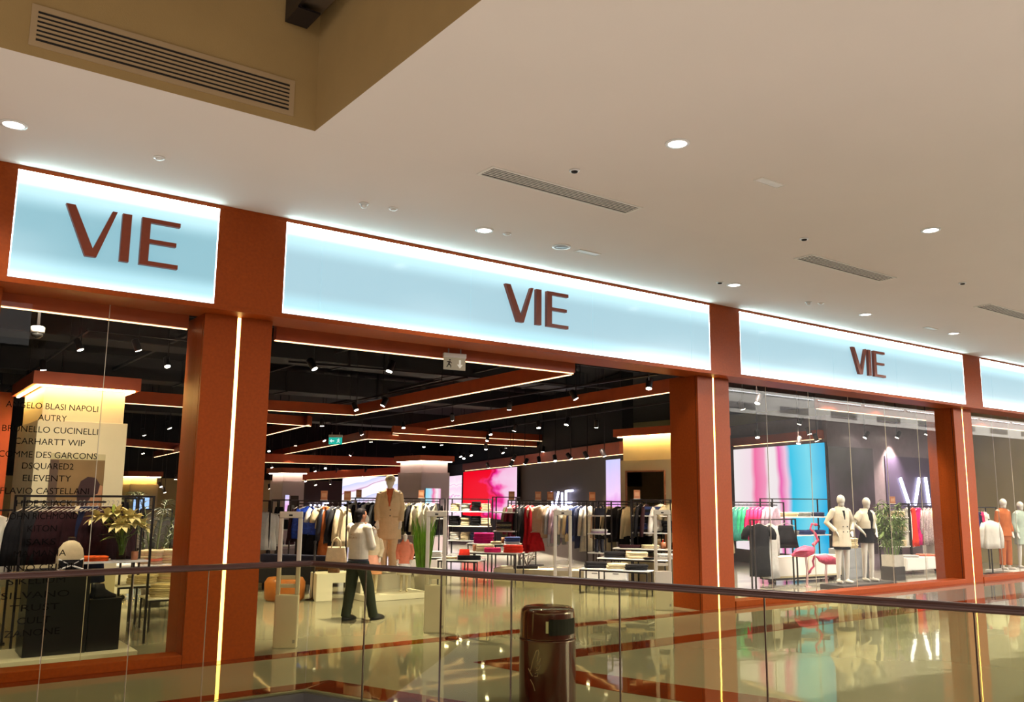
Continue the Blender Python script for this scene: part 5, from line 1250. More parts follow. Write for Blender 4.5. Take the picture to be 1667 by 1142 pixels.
MB().cbox((-0.75, -0.3, 0.14), (0.75, 0.3, 0.48), 0.03).obj('seat', UPH, sf); MB().cbox((-0.75, 0.18, 0.481), (0.75, 0.32, 0.64), 0.03).obj('backrest', UPH, sf)
for x in (-0.68, 0.68):
    for y in (-0.24, 0.24): MB().box((x - 0.02, y - 0.02, 0), (x + 0.02, y + 0.02, 0.139)).obj('leg', BLACKM, sf)
pp = thing('barrier_post', 'slim black post with a round foot near the guard', 'post', (6.50, 14.66, 0))
MB().lathe([(0.001, 0.0), (0.13, 0.0), (0.13, 0.015), (0.03, 0.03), (0.018, 0.05), (0.018, 0.95), (0.026, 0.96), (0.026, 1.0), (0.001, 1.01)], 18).obj('pole', BLACKM, pp, smooth=True)
# rust sofa corner and gold lamp low at the left of the entrance
sc = thing('rust_pouffe', 'rust leather pouffe behind the left gate', 'pouffe', (6.08, 14.90, 0.43), 0); sc.location.z = 0
MB().loft([(0, 0, 0.0, .30, .30), (0, 0, .04, .34, .34), (0, 0, .30, .35, .35), (0, 0, .38, .30, .30), (0, 0, .40, .1, .1)], 24).obj('seat', cloth('rust_leather', (0.40, 0.13, 0.03), 0.15, 8, 0.4), sc, smooth=True)
# dark rack row behind the mannequins
r4 = rack('long black rack of mixed coats behind the mannequins', (9.68, 20.00, 1.47), (11.23, 18.20, 1.49), 0.45, (1.25, 0.85), (), top=1.70)
qa, qb = (9.68, 20.00, 1.47), (11.23, 18.20, 1.49)
qa, qb = (qa[0] + 0.1, qa[1] + 0.2, 1.66), (qb[0] + 0.1, qb[1] + 0.2, 1.66)
line_box('hanging_rail', BLACKM, (qa[0], qa[1], 1.64), (qb[0], qb[1], 1.64), 0.02, 0.02, r4)
cs = ['black', 'lgrey', 'black', 'navy', 'white', 'black', 'grey', 'black', 'cream', 'black', 'navy', 'black', 'grey', 'olive', 'black', 'cream', 'olive', 'black', 'white', 'black']
for i in range(20): garment('coat', cs[i], lerp3(qa, qb, (i + 0.5) / 20), 62, {'black': 'black', 'lgrey': 'pale grey', 'navy': 'navy', 'white': 'white', 'grey': 'grey', 'cream': 'cream', 'olive': 'mottled olive'}[cs[i]] + ' coat on the rack behind the mannequins, %s from the left' % ORD[i], 'coats on the long rack behind the mannequins', 0.75, 0.44, i % 2)
for i, t in enumerate((0.12, 0.45, 0.8)): card(['copper card above the long rack left of the tall mannequin', 'copper card above the long rack right of the tall mannequin', 'copper card above the long rack near the middle column'][i], tuple(Vector(lerp3(qa, qb, t)) + Vector((-0.1, -0.19, 0.063))))
for i, t in enumerate((0.15, 0.35, 0.62, 0.85)):
    p = lerp3(qa, qb, t); q = (p[0] - 0.02, p[1] - 0.05, 0.851)
    bag(['dark bag on the low shelf behind the guard', 'black bag on the low shelf left of the tall mannequin', 'black bag on the low shelf behind the coral jacket', 'dark bag on the low shelf near the grass plant'][i], q, 0.26, 0.2, 0.12, K['leather'], 0, True)
tA = table('low white table behind the child mannequins', (9.89, 18.00, 0.42), (10.70, 17.20, 0.40), 0.5)
folded(['black'], tuple(tA.matrix_basis @ Vector((0.3, 0.25, (9.89, 18.00, 0.42)[2]))), 3, 'black folded garment on the low table behind the child mannequins', 'black clothes behind the child mannequins', 0.34, 0.28, 0.04)
folded(['white'], tuple(tA.matrix_basis @ Vector((0.9, 0.25, (9.89, 18.00, 0.42)[2]))), 3, 'white folded garment on the low table behind the grass plant', 'white clothes behind the grass plant', 0.34, 0.28, 0.04)

# ------------------------------------------------------------------ centre right: shelves of folded clothes, tables, rails
sA = rack('wide black shelf rack stacked with cream and black knitwear', (11.68, 18.60, 1.56), (12.38, 17.80, 1.54), 0.42, (1.42, 1.07, 0.72, 0.38), (), 'display_shelf', 'shelf', 'black framed racks', 1.70)
def onshelf(t, x, y, z): return tuple(t.matrix_basis @ Vector((x, y, z)))
for z, cols, lb in ((1.42, ('cream', 'white', 'black', 'cream'), 'top'), (1.07, ('black', 'cream', 'black', 'cream'), 'second'), (0.72, ('white', 'cream', 'navy', 'white'), 'third')):
    for i, c in enumerate(cols):
        folded([c], onshelf(sA, 0.16 + i * 0.26, 0.2, z), 5 if c == 'black' else 4, '%s folded garment in pile %s on the %s shelf of the knitwear rack' % (c, ('one', 'two', 'three', 'four')[i], lb), 'knitwear rack %s shelf pile %d' % (lb, i), 0.23, 0.3, 0.045)
sB = rack('narrow tall black shelf unit in front of the maroon coats', (11.91, 17.00, 1.68), (12.29, 16.55, 1.69), 0.36, (1.43, 1.0), (), 'display_shelf', 'shelf', 'black framed racks', 1.76)
folded(['white'], onshelf(sB, 0.40, 0.18, 1.43), 1, 'small white folded piece on the narrow tall shelf', None, 0.12, 0.12, 0.10)
folded(['olive', 'black'], onshelf(sB, 0.25, 0.18, 1.0), 4, 'dark folded garment on the narrow tall shelf', 'dark clothes on the narrow tall shelf', 0.36, 0.28, 0.05)
T1 = table('upper white table with the pink jumpers', (11.23, 17.00, 0.73), (11.92, 16.10, 0.74), 0.55)
z1 = (11.23, 17.00, 0.73)[2]
folded(['magenta'], onshelf(T1, 0.32, 0.25, z1), 5, 'bright pink folded jumper in the large pile on the upper table', 'bright pink jumpers on the upper table', 0.46, 0.34, 0.045)
folded(['cream'], onshelf(T1, 0.66, 0.12, z1), 1, 'cream folded scarf beside the pink jumpers', None, 0.24, 0.2, 0.05)
folded(['pale', 'denim', 'denim'], onshelf(T1, 1.0, 0.25, z1), 3, 'blue folded denim on the upper table right of the pink jumpers', 'denim on the upper table', 0.36, 0.3, 0.05)
T2 = table('middle white table with red and cream jumpers', (10.62, 16.20, 0.61), (11.29, 15.20, 0.64), 0.55)
z2 = (10.62, 16.20, 0.61)[2]
folded(['cream'], onshelf(T2, 0.38, 0.3, z2), 3, 'cream folded jumper on the middle table', 'cream jumpers on the middle table', 0.40, 0.3, 0.045)
folded(['pink'], onshelf(T2, 0.62, 0.12, z2), 2, 'raspberry folded jumper on the middle table', 'raspberry jumpers on the middle table', 0.36, 0.26, 0.045)
folded(['scarlet'], onshelf(T2, 1.05, 0.25, z2), 3, 'scarlet folded jumper at the right of the middle table', 'scarlet jumpers on the middle table', 0.42, 0.32, 0.05)
T3 = table('front white table with the red bag', (9.58, 15.60, 0.52), (10.11, 14.90, 0.53), 0.5)
z3 = (9.58, 15.60, 0.52)[2]
bag('red pleated bag on the front white table', onshelf(T3, 0.50, 0.25, z3 + 0.001), 0.24, 0.2, 0.12, K['scarlet'], 0, False)
folded(['black'], onshelf(T3, 0.66, 0.1, z3), 2, 'black folded garment in front of the red bag', 'black clothes by the red bag', 0.48, 0.16, 0.045)
folded(['cream'], onshelf(T3, 0.2, 0.2, z3), 1, 'cream folded garment left of the red bag', None, 0.3, 0.25, 0.05)
lp = thing('low_plinth', 'low wide cream plinth under the clothes rail', 'plinth', (11.55, 16.40, 0.06), GROT - 0.2); lp.location.z = 0
MB().cbox((0, 0, 0.0), (2.4, 0.9, 0.20), 0.008).obj('block', CREAM, lp)
pl2 = thing('bare_plant', 'small dark leaved plant in a black trough below the clothes rail', 'potted plant', (lp.matrix_basis @ Vector((0.72, 0.25, 0.201))), GROT)
MB().cbox((-0.24, -0.1, 0), (0.24, 0.1, 0.06), 0.01).obj('trough', BLACKM, pl2)
DLEAF = mat('dark_leaf', (0.06, 0.015, 0.012), 0.5, 0, 0.3, 20)
mb2 = MB()
for i in range(9):
    a = i * 0.7; e2 = Vector((0.20 * math.cos(a), 0.1 * math.sin(a), 0.28 + 0.1 * ((i * 3) % 4) / 4))
    MB().tube([(0, 0, 0.05), tuple(e2 * 0.5 + Vector((0, 0, 0.05))), tuple(e2)], 0.006, 5).obj('branch', DLEAF, pl2)
    for q in range(5): petal(mb2, e2 * (0.6 + 0.1 * q), (math.cos(a + q * 1.3), math.sin(a + q * 1.3), 0.4), 0.10, 0.045, 0.3)
o = mb2.obj('leaves', DLEAF, pl2); o['kind'] = 'stuff'
# the long rail with maroon to grey clothes
rc = rack('long black rail with maroon, red, beige and blue clothes', (12.36, 17.00, 1.58), (13.76, 15.40, 1.58), 0.4, (), (), top=1.68)
ca, cb_ = (12.36, 16.95, 1.52), (13.72, 15.40, 1.55)
ca, cb_ = (ca[0] + 0.1, ca[1] + 0.17, 1.64), (cb_[0] + 0.1, cb_[1] + 0.17, 1.64)
line_box('hanging_rail', BLACKM, (ca[0], ca[1], 1.62), (cb_[0], cb_[1], 1.62), 0.02, 0.02, rc)
def at_(px): return (px - 828) / 142.0
hang_row(ca, cb_, [(at_(831), 'coat', 'olive', 55, 0.75, 0.44, 'mottled olive coat at the left end of the long rail'), (at_(838), 'coat', 'maroon', 45, 0.85, 0.44, 'maroon coat behind the narrow tall shelf'), (at_(844), 'coat', 'maroon', 58, 0.9, 0.44, 'second maroon coat, next to the black coats'),
    (at_(850), 'coat', 'black', 62, 1.1, 0.44, 'long black coat beside the maroon coats'), (at_(855), 'coat', 'black', 62, 1.1, 0.44, 'long black coat beside the red dress'), (at_(862), 'dress', 'red', 55, 1.08, 0.42, 'long red dress left of the beige tee'), (at_(868), 'dress', 'red', 62, 0.9, 0.4, 'second red dress touching the beige tee'),
    (at_(883), 'tee', 'beige', 6, 0.74, 0.50, 'beige short sleeved top facing the entrance'), (at_(894), 'tee', 'beige', 50, 0.72, 0.46, 'second beige top behind the first'), (at_(903), 'shirt', 'pale', 55, 0.92, 0.44, 'pale blue shirt right of the beige tops'), (at_(908), 'shirt', 'lilac', 58, 0.85, 0.44, 'lilac shirt next to the pale blue one'),
    (at_(916), 'trousers', 'grey', 18, 0.85, 0.38, 'grey trousers hanging behind a white gate'), (at_(926), 'shirt', 'white', 48, 0.72, 0.46, 'white long sleeved shirt left of the denim'), (at_(932), 'shirt', 'cream', 55, 0.8, 0.46, 'cream shirt beside the white one'),
    (at_(943), 'shirt', 'denim', 30, 0.80, 0.46, 'dark blue denim dress on the long rail'), (at_(949), 'coat', 'navy', 55, 0.95, 0.44, 'navy coat right of the denim dress'), (at_(957), 'coat', 'lgrey', 55, 1.02, 0.44, 'pale grey coat near the right end of the long rail'), (at_(964), 'coat', 'lgrey', 60, 0.95, 0.44, 'pale grey coat at the right end of the long rail')], '', 'x')
sp_ = lerp3(ca, cb_, at_(876))
garment('skirt', 'red', (sp_[0] - 0.05, sp_[1] - 0.06, 1.06), 12, 'red skirt hanging below the beige tee', None, 0.42, 0.38)
sr = thing('skirt_stand', 'short black stand holding the red skirt', 'clothes rack', (sp_[0] - 0.05, sp_[1] - 0.04, 0)); MB().box((-0.012, -0.012, 0.021), (0.012, 0.012, 1.06)).obj('pole', BLACKM, sr); MB().cbox((-0.16, -0.12, 0.201), (0.16, 0.12, 0.22), 0.004).obj('foot', BLACKM, sr)
for i, px in enumerate((833, 877, 897, 965)): card(['copper card above the maroon coats', 'copper card above the beige tops', 'small copper card left of the neon letters', 'copper card above the pale grey coats'][i], tuple(Vector(lerp3(ca, cb_, at_(px))) + Vector((-0.1, -0.16, 0.063))), s=0.17)
# shelf with a bag and boots, then dark blazers
sD = rack('narrow black shelf unit with a black bag and boots', (12.38, 14.20, 1.63), (12.57, 13.80, 1.62), 0.36, (1.42, 1.05, 0.66), (), 'display_shelf', 'shelf', 'black framed racks', 1.70)
bag('black handbag on the top shelf above the boots', onshelf(sD, 0.24, 0.18, 1.421), 0.26, 0.15, 0.12, K['leather'])
folded(['lilac', 'white'], onshelf(sD, 0.22, 0.18, 1.05), 2, 'pale folded garment on the shelf above the boots', 'pale clothes above the boots', 0.34, 0.24, 0.04)
bt = thing('ankle_boots', 'pair of dark boots on the lowest shelf below the black handbag', 'boots', onshelf(sD, 0.22, 0.18, 0.661), GROT)
for s in (-0.06, 0.06): MB().loft([(s, -0.04, 0.0, .04, .12), (s, -0.04, .04, .04, .12), (s, 0.0, .09, .04, .07), (s, 0.02, .26, .045, .05)], 14).obj('boot', K['leather'], bt, smooth=True)
rd = rack('black rail with the cream jumper and black blazer', (13.08, 14.60, 1.63), (13.45, 13.90, 1.63), 0.4, (), (), top=1.69)
da, db = (13.12, 14.60, 1.57), (13.46, 13.95, 1.58); da, db = (da[0] + 0.1, da[1] + 0.15, 1.65), (db[0] + 0.1, db[1] + 0.15, 1.65)
line_box('hanging_rail', BLACKM, (da[0], da[1], 1.63), (db[0], db[1], 1.63), 0.02, 0.02, rd)
hang_row(da, db, [(0.02, 'coat', 'beige', 55, 0.7, 0.44, 'beige coat left of the cream jumper'), (0.14, 'coat', 'black', 60, 0.72, 0.44, 'black coat left of the cream jumper'), (0.32, 'shirt', 'cream', 30, 0.62, 0.46, 'cream jumper hanging left of the black blazer'), (0.36, 'dress', 'cream', 35, 1.0, 0.34, 'long cream dress under the cream jumper'),
    (0.62, 'coat', 'black', 22, 0.75, 0.46, 'black blazer with a pale shirt showing at its front'), (0.80, 'coat', 'black', 58, 1.0, 0.42, 'long black coat right of the blazer'), (0.93, 'coat', 'cream', 58, 0.62, 0.44, 'cream coat right of the black blazer')], '', 'x')
bz = [o for o in bpy.data.objects if o.get('label', '').startswith('black blazer')][0]
flat([(-0.02, -0.5), (0.03, -0.5), (0.055, -0.1), (-0.05, -0.1)], -0.085, bz, 'shirt_front', K['white'])
sE = rack('black shelf unit with jeans in front of the mirror', (13.09, 13.60, 1.72), (13.63, 12.95, 1.72), 0.34, (1.43, 1.08), (), 'display_shelf', 'shelf', 'black framed racks', 1.74)
LE = 1.1
folded(['navy', 'black', 'denim'], onshelf(sE, 0.42, 0.2, 1.43), 3, 'dark folded jeans on the top shelf in front of the mirror', 'jeans on the top shelf by the mirror', 0.44, 0.3, 0.06)
folded(['black', 'denim', 'navy', 'black'], onshelf(sE, 0.36, 0.2, 1.08), 5, 'dark folded jeans on the second shelf in front of the mirror', 'jeans on the second shelf by the mirror', 0.46, 0.3, 0.06)
folded(['black'], onshelf(sE, 0.78, 0.18, 1.08), 4, 'black folded trousers on the second shelf behind the right gate', 'black trousers behind the right gate', 0.3, 0.3, 0.06)
ga = onshelf(sE, 0.05, 0.2, 1.70); gb = onshelf(sE, 1.0, 0.2, 1.70)
line_box('hanging_rail', BLACKM, ga, gb, 0.018, 0.018, sE)
hang_row((ga[0], ga[1], 1.72), (gb[0], gb[1], 1.72), [(0.15, 'coat', 'black', 60, 0.2, 0.36, 'short black top on the rail left of the white knits'), (0.28, 'coat', 'burg', 60, 0.2, 0.36, 'short plum top on the rail left of the white knits'), (0.60, 'shirt', 'white', 25, 0.55, 0.42, 'white knit hanging in front of the mirror'), (0.82, 'tee', 'cream', 25, 0.42, 0.36, 'ruffled cream top seen through the right gate')], '', 'x')
card('copper card above the jeans shelf', onshelf(sE, 0.14, 0.02, 1.763))
T4 = table('tallest white table in front of the jeans shelf', (12.49, 13.50, 0.78), (13.13, 12.40, 0.79), 0.36); z4 = (12.49, 13.50, 0.78)[2]
folded(['burg'], onshelf(T4, 0.30, 0.22, z4), 1, 'plum folded scarf on the tallest white table', None, 0.45, 0.18, 0.06); folded(['cream'], onshelf(T4, 0.72, 0.22, z4), 2, 'cream folded jumper on the tallest white table', 'cream jumpers on the tallest table', 0.34, 0.26, 0.035); folded(['black'], onshelf(T4, 1.32, 0.2, z4), 3, 'black folded garment at the right of the tallest table', 'black clothes on the tallest table', 0.34, 0.26, 0.045)
T5 = table('middle white table in front of the jeans shelf', (11.80, 13.20, 0.63), (12.46, 12.00, 0.64), 0.36); z5 = (11.80, 13.20, 0.63)[2]
folded(['black'], onshelf(T5, 0.28, 0.24, z5), 2, 'black folded garment at the left of the middle table by the mirror', 'black clothes left on the middle table', 0.42, 0.3, 0.055); folded(['cream'], onshelf(T5, 0.74, 0.22, z5), 3, 'cream folded jumper in the pile on the middle table by the mirror', 'cream jumpers on the middle table by the mirror', 0.42, 0.3, 0.04); folded(['black'], onshelf(T5, 1.12, 0.10, z5), 1, 'flat black folded scarf on the middle table by the mirror', None, 0.4, 0.2, 0.035); folded(['lgrey'], onshelf(T5, 1.3, 0.3, z5), 2, 'grey folded jumper on the middle table behind the right gate', 'grey jumpers behind the right gate', 0.4, 0.3, 0.05)
T6 = table('front white table nearest the right gate', (11.14, 13.00, 0.47), (11.77, 11.80, 0.45), 0.36); z6 = (11.14, 13.00, 0.47)[2]
folded(['black'], onshelf(T6, 0.26, 0.24, z6), 2, 'black knotted scarf on the front table near the right gate', 'black scarves on the front table', 0.42, 0.26, 0.055); folded(['cream'], onshelf(T6, 0.70, 0.24, z6), 2, 'cream folded jumper on the front table near the right gate', 'cream jumpers on the front table', 0.40, 0.28, 0.05); folded(['black'], onshelf(T6, 1.08, 0.2, z6), 2, 'black folded garment at the right of the front table', 'black clothes on the front table', 0.42, 0.24, 0.05)
for i, (tb, x, y, z) in enumerate(((T1, 0.78, 0.3, z1), (T2, 0.14, 0.3, z2), (T4, 0.98, 0.25, z4), (T5, 0.54, 0.3, z5))):
    c = thing('copper_candle_cup', ['copper cup between the pink jumpers and the denim', 'copper cup at the left of the middle table with red jumpers', 'copper cup on the tallest table behind the right gate', 'copper cup between black and cream piles by the mirror'][i], 'cup', onshelf(tb, x, y, z + 0.001))
    MB().lathe([(0.05, 0), (0.055, 0.13), (0.045, 0.13), (0.042, 0.01), (0.001, 0.008)], 14).obj('cup', COPPER, c, smooth=True)
cbn = thing('drawer_cabinet', 'white drawer cabinet on castors below the front tables', 'cabinet', (12.5, 13.72, 0), GROT - 0.25)
MB().cbox((-0.44, -0.15, 0.10), (0.44, 0.15, 0.42), 0.008).obj('body', WHITEM, cbn)
for s in (-0.215, 0.215):
    dw = MB().box((s - 0.20, -0.162, 0.14), (s + 0.20, -0.1505, 0.38)).obj('drawer', WHITE, cbn); MB().box((s - 0.06, -0.168, 0.26), (s + 0.06, -0.1625, 0.272)).obj('handle', BLACKM, dw)
for x in (-0.36, 0.36): MB().tube([(x, -0.03, 0.05), (x, 0.03, 0.05)], 0.049, 10).obj('castor', BLACKM, cbn)

# ------------------------------------------------------------------ flamingo window
m_pc = screen_mat('pink_cyan_picture', [(0.0, WH), (0.24, (1.0, 0.80, 0.92)), (0.30, (0.98, 0.16, 0.42)), (0.40, (1.0, 0.35, 0.60)), (0.44, WH), (0.52, (1.0, 0.9, 0.96)), (0.56, (0.95, 0.12, 0.50)), (0.62, (1.0, 0.60, 0.85)), (0.67, CY), (0.84, (0.22, 0.80, 1.0)), (1.0, (0.0, 0.48, 0.92))], 'X', 0, 1.2, 0.24, 1.0)
wall_screen('large pink and cyan video wall behind the flamingos', (20.66, 17.15), (19.37, 13.12), 0.35, 3.20, m_pc)
struct(MB().box((19.50, 13.125, 0.4), (21.5, 13.138, 3.12)).obj('wall_poster_panel', mat('dark_poster', (0.035, 0.022, 0.040), 0.3, 0, 0.6, 1.6)))
nv = thing('neon_sign', 'white neon VI letters on the violet panel in the right window', 'neon sign', (22.65, 13.09, 1.75))
for pts in (((0.05, 0, 0.62), (0.42, 0, -0.10)), ((1.02, 0, 0.64), (0.72, 0, -0.10)), ((1.35, 0, 0.66), (1.46, 0, -0.10))):
    MB().tube(pts, 0.042, 8).obj('tube', NEON, nv, smooth=True)
MB().box((-0.6, 0.03, -0.35), (1.65, 0.048, 1.2)).obj('back_panel', mat('violet_panel', (0.07, 0.05, 0.11), 0.35), nv)
# rack F: green to lilac row
rf = rack('black rack of green, pink and lilac clothes at the left of the flamingo window', (15.20, 12.85, 1.7), (16.95, 12.60, 1.7), 0.4, (), (), top=1.70)
fa, fb = (15.28, 13.04, 1.66), (16.95, 12.80, 1.66)
line_box('hanging_rail', BLACKM, (fa[0], fa[1], 1.64), (fb[0], fb[1], 1.64), 0.02, 0.02, rf)
fi = [('green', 'green'), ('cream', 'cream'), ('teal', 'teal'), ('teal', 'teal'), ('teal', 'teal'), ('green', 'green'), ('green', 'green'), ('pink', 'pink'), ('pink', 'pink'), ('pink', 'pink'), ('pink', 'pink'), ('lilac', 'lilac'), ('lilac', 'lilac'), ('lilac', 'lilac')]
for i, (c, nm) in enumerate(fi):
    garment('coat' if c in ('teal', 'cream') else 'shirt', c, lerp3(fa, fb, (i + 0.5) / 14.2), 50, '%s garment on the colourful rack in the flamingo window, %s from the left' % (nm, ORD[i]), 'clothes on the colourful rack in the flamingo window', 1.0 if c == 'cream' else 0.72, 0.44, i % 2)
# front stand with black dress, grey coat, black skirt
G0 = (14.75, 11.75, 1.36); G1 = (16.15, 11.75, 1.36)
rg_ = rack('low black garment stand behind the window glass', (G0[0], 11.72, 1.38), (G1[0], 11.72, 1.38), 0.12, (), (), top=1.36)
hang_row((G0[0], 11.78, 1.345), (G1[0], 11.78, 1.345), [(0.16, 'tee', 'black', 4, 1.05, 0.44, 'long black dress in the flamingo window'), (0.42, 'coat', 'lgrey', 40, 1.10, 0.44, 'long pale grey coat beside the black dress'), (0.79, 'skirt', 'black', 2, 0.46, 0.50, 'flared black skirt left of the flamingos')], '', 'x')
# shelves in front of the video wall and the white cabinet
sH = rack('black shelf rack in front of the pink and cyan video wall', (16.98, 12.95, 1.78), (18.95, 12.75, 1.78), 0.4, (1.38, 0.96), (), 'display_shelf', 'shelf', 'black framed racks', 1.78)
for z, its in ((1.38, (('beige', 0.3), ('cream', 0.75), ('grey', 1.2), ('navy', 1.65))), (0.96, (('cream', 0.3), ('grey', 0.75), ('denim', 1.2), ('denim', 1.65)))):
    for j, (c, x) in enumerate(its): folded([c], onshelf(sH, x, 0.2, z), 2, '%s folded garment on the %s shelf before the video wall, pile %s' % (c, 'upper' if z > 1.2 else 'lower', ('one', 'two', 'three', 'four')[j]), 'video wall shelf %s pile %d' % ('upper' if z > 1.2 else 'lower', j), 0.4, 0.28, 0.05)
ch_ = thing('drawer_cabinet', 'long white cabinet behind the flamingos', 'cabinet', (15.85, 12.10, 0), R(-5))
MB().cbox((0, 0, 0.12), (2.15, 0.42, 0.56), 0.008).obj('body', CREAM, ch_)
MB().box((0.0, -0.004, 0.08), (2.15, 0.42, 0.119)).obj('plinth_bar', BLACKM, ch_)
for i in range(2): MB().box((0.03 + i * 1.05, -0.008, 0.16), (1.05 + i * 1.05, -0.001, 0.54)).obj('door', WHITEM, ch_)
for x in (0.1, 2.05): MB().tube([(x, 0.15, 0.04), (x, 0.25, 0.04)], 0.039, 10).obj('castor', BLACKM, ch_)
cg = thing('drawer_cabinet', 'grey cabinet with cream clothes behind the two window mannequins', 'cabinet', (18.15, 11.95, 0), R(-4))
MB().cbox((0, 0, 0.0), (0.9, 0.4, 0.68), 0.008).obj('body', mat('grey_laminate', (0.28, 0.29, 0.31), 0.4), cg)
for i in range(3): MB().box((0.03, -0.008, 0.04 + i * 0.21), (0.87, -0.001, 0.22 + i * 0.21)).obj('drawer', mat('grey_laminate', (0.28, 0.29, 0.31)), cg)
folded(['cream'], (18.6, 12.12, 0.68), 5, 'cream folded knit on the grey cabinet', 'cream knits on the grey cabinet', 0.42, 0.3, 0.045)
FL = mat('flamingo_pink', (0.72, 0.09, 0.20), 0.5, 0, 0.25, 18); FLEG = mat('flamingo_leg', (0.62, 0.36, 0.36), 0.5)
def flamingo(label, loc, rz, k, neck, legh):
    t = thing('flamingo_figure', label, 'flamingo', loc, rz, 'pink flamingo figures in the window')
    mb = MB()
    mb.tube([(-0.30 * k, 0, legh - 0.04), (-0.18 * k, 0, legh + 0.03), (0, 0, legh + 0.06), (0.14 * k, 0, legh + 0.08), (0.20 * k, 0, legh + 0.12)], [0.01, 0.09 * k, 0.125 * k, 0.085 * k, 0.03], 14)
    mb.tube(neck, [0.042 * k, 0.032 * k, 0.026 * k, 0.024 * k, 0.024 * k, 0.026 * k], 10)
    hd = Vector(neck[-1]); mb.ell(hd, (0.045 * k, 0.032 * k, 0.036 * k))
    b = link('body', fused(mb, 0.010, 2), t); b.data.materials.append(FL)
    d = (Vector(neck[-1]) - Vector(neck[-2])).normalized()
    MB().tube([hd + d * 0.02 * k, hd + d * 0.07 * k, hd + d * 0.09 * k + Vector((0, 0, -0.05 * k))], [0.022 * k, 0.018 * k, 0.004], 8).obj('beak', K['leather'], t, smooth=True)
    for s in (-0.04, 0.04):
        MB().tube([(0.0, s, legh), (0.02, s, legh * 0.5), (0.0, s, 0.012)], 0.010, 6).obj('leg', FLEG, t)
        MB().cbox((-0.03, s - 0.025, 0.0), (0.07, s + 0.025, 0.012), 0.004).obj('foot', FLEG, t)
    w = MB(); 
    for i in range(5): petal(w, (0.08 * k - i * 0.05 * k, -0.11 * k, legh + 0.08), (-1, -0.10, -0.25), 0.24 * k, 0.07 * k, 0.1)
    o = w.obj('wing_feathers', FL, t); o['kind'] = 'stuff'
    return t
flamingo('taller pink flamingo with its neck raised in an S', (16.05, 11.45, 0), R(-36), 1.0, [(0.16, 0, 0.84), (0.27, 0, 0.95), (0.22, 0, 1.09), (0.12, 0, 1.18), (0.16, 0, 1.29), (0.24, 0, 1.27)], 0.66)
flamingo('smaller pink flamingo lowering its head', (16.42, 11.22, 0), R(-36) + PI, 0.9, [(0.15, 0, 0.60), (0.24, 0, 0.62), (0.28, 0, 0.52), (0.26, 0, 0.42), (0.32, 0, 0.36), (0.36, 0, 0.30)], 0.50)
mbz = tag(MB().cbox((16.02, 10.58, 0.001), (17.98, 11.12, 0.09), 0.008).obj('mannequin_plinth', mat('charcoal_plinth', (0.05, 0.045, 0.045), 0.5)), 'low charcoal plinth under the two window mannequins', 'plinth')
SKC = cloth('ivory_wool', (0.78, 0.70, 0.55), 0.05, 9)
A1 = [((0.17, 0, 1.44), (0.30, 0.05, 1.20), (0.19, -0.09, 1.02), (0.15, -0.13, 0.90)), ((-0.17, 0, 1.44), (-0.31, 0.05, 1.20), (-0.19, -0.09, 1.02), (-0.14, -0.13, 0.92))]
f1 = mannequin('white mannequin in an ivory double-breasted coat with hands at the hips', (16.50, 10.88, 0.091), R(-20), 1.03, A1, LG,
    [('coat', SKC, [coat_loft(0.72, 0.92, 0.90), sleeve(A1[0], 0.060), sleeve(A1[1], 0.060)]), ('skirt', K['black'], [('loft', [(0, 0, 0.67, 0.175, 0.125), (0, 0, 0.74, 0.18, 0.13)])]), ('top', K['black'], [('loft', [(0, -0.028, 1.26, 0.025, 0.108), (0, -0.028, 1.36, 0.05, 0.104), (0, -0.022, 1.44, 0.065, 0.085)])])], SKINMW)
for s in (-1, 1):
    v = [(s * 0.0, -0.131, 1.14), (s * 0.05, -0.134, 1.30), (s * 0.10, -0.112, 1.33), (s * 0.085, -0.10, 1.40), (s * 0.065, -0.09, 1.47), (s * 0.045, -0.118, 1.38)]
    MB().add([(x, y, z * 1.03) for x, y, z in v] + [(x, y + 0.012, z * 1.03) for x, y, z in v], [(0, 1, 2, 3, 4, 5), (11, 10, 9, 8, 7, 6)] + [(i, (i + 1) % 6, 6 + (i + 1) % 6, 6 + i) for i in range(6)]).obj('lapel', SKC, f1)
for x in (-0.05, 0.05):
    for z in (1.0, 1.10): MB().ell((x, -0.136, z * 1.05), (0.012, 0.008, 0.012), 8, 6).obj('button', K['leather'], f1)
mannequin('white mannequin in a cropped ivory jacket over a black dress', (17.42, 10.88, 0.091), R(-10), 1.0, A1, LG,
    [('dress', K['black'], [('loft', [(0, 0, 0.80, 0.215, 0.155), (0, 0, 0.82, 0.215, 0.155), (0, 0, 1.0, 0.16, 0.115), (0, 0, 1.10, 0.14, 0.105), (0, -0.01, 1.28, 0.162, 0.125), (0, -0.012, 1.42, 0.15, 0.102), (0, -0.01, 1.50, 0.07, 0.072)])]),
     ('jacket', SKC, [('loft', [(-0.055, 0.01, 1.10, 0.135, 0.135), (-0.055, 0.01, 1.25, 0.145, 0.145), (-0.05, 0.01, 1.42, 0.145, 0.115), (-0.02, 0.01, 1.52, 0.09, 0.085)]), ('loft', [(0.13, 0.02, 1.10, 0.065, 0.125), (0.13, 0.02, 1.30, 0.07, 0.130), (0.12, 0.01, 1.44, 0.06, 0.09)]), ('tube', [[(0.17, 0, 1.42), (0.23, 0.02, 1.32), (0.26, 0.03, 1.27)], [0.072, 0.072, 0.07]]), ('tube', [[(-0.17, 0, 1.42), (-0.24, 0.02, 1.32), (-0.27, 0.03, 1.27)], [0.072, 0.072, 0.07]])])], SKINMW)
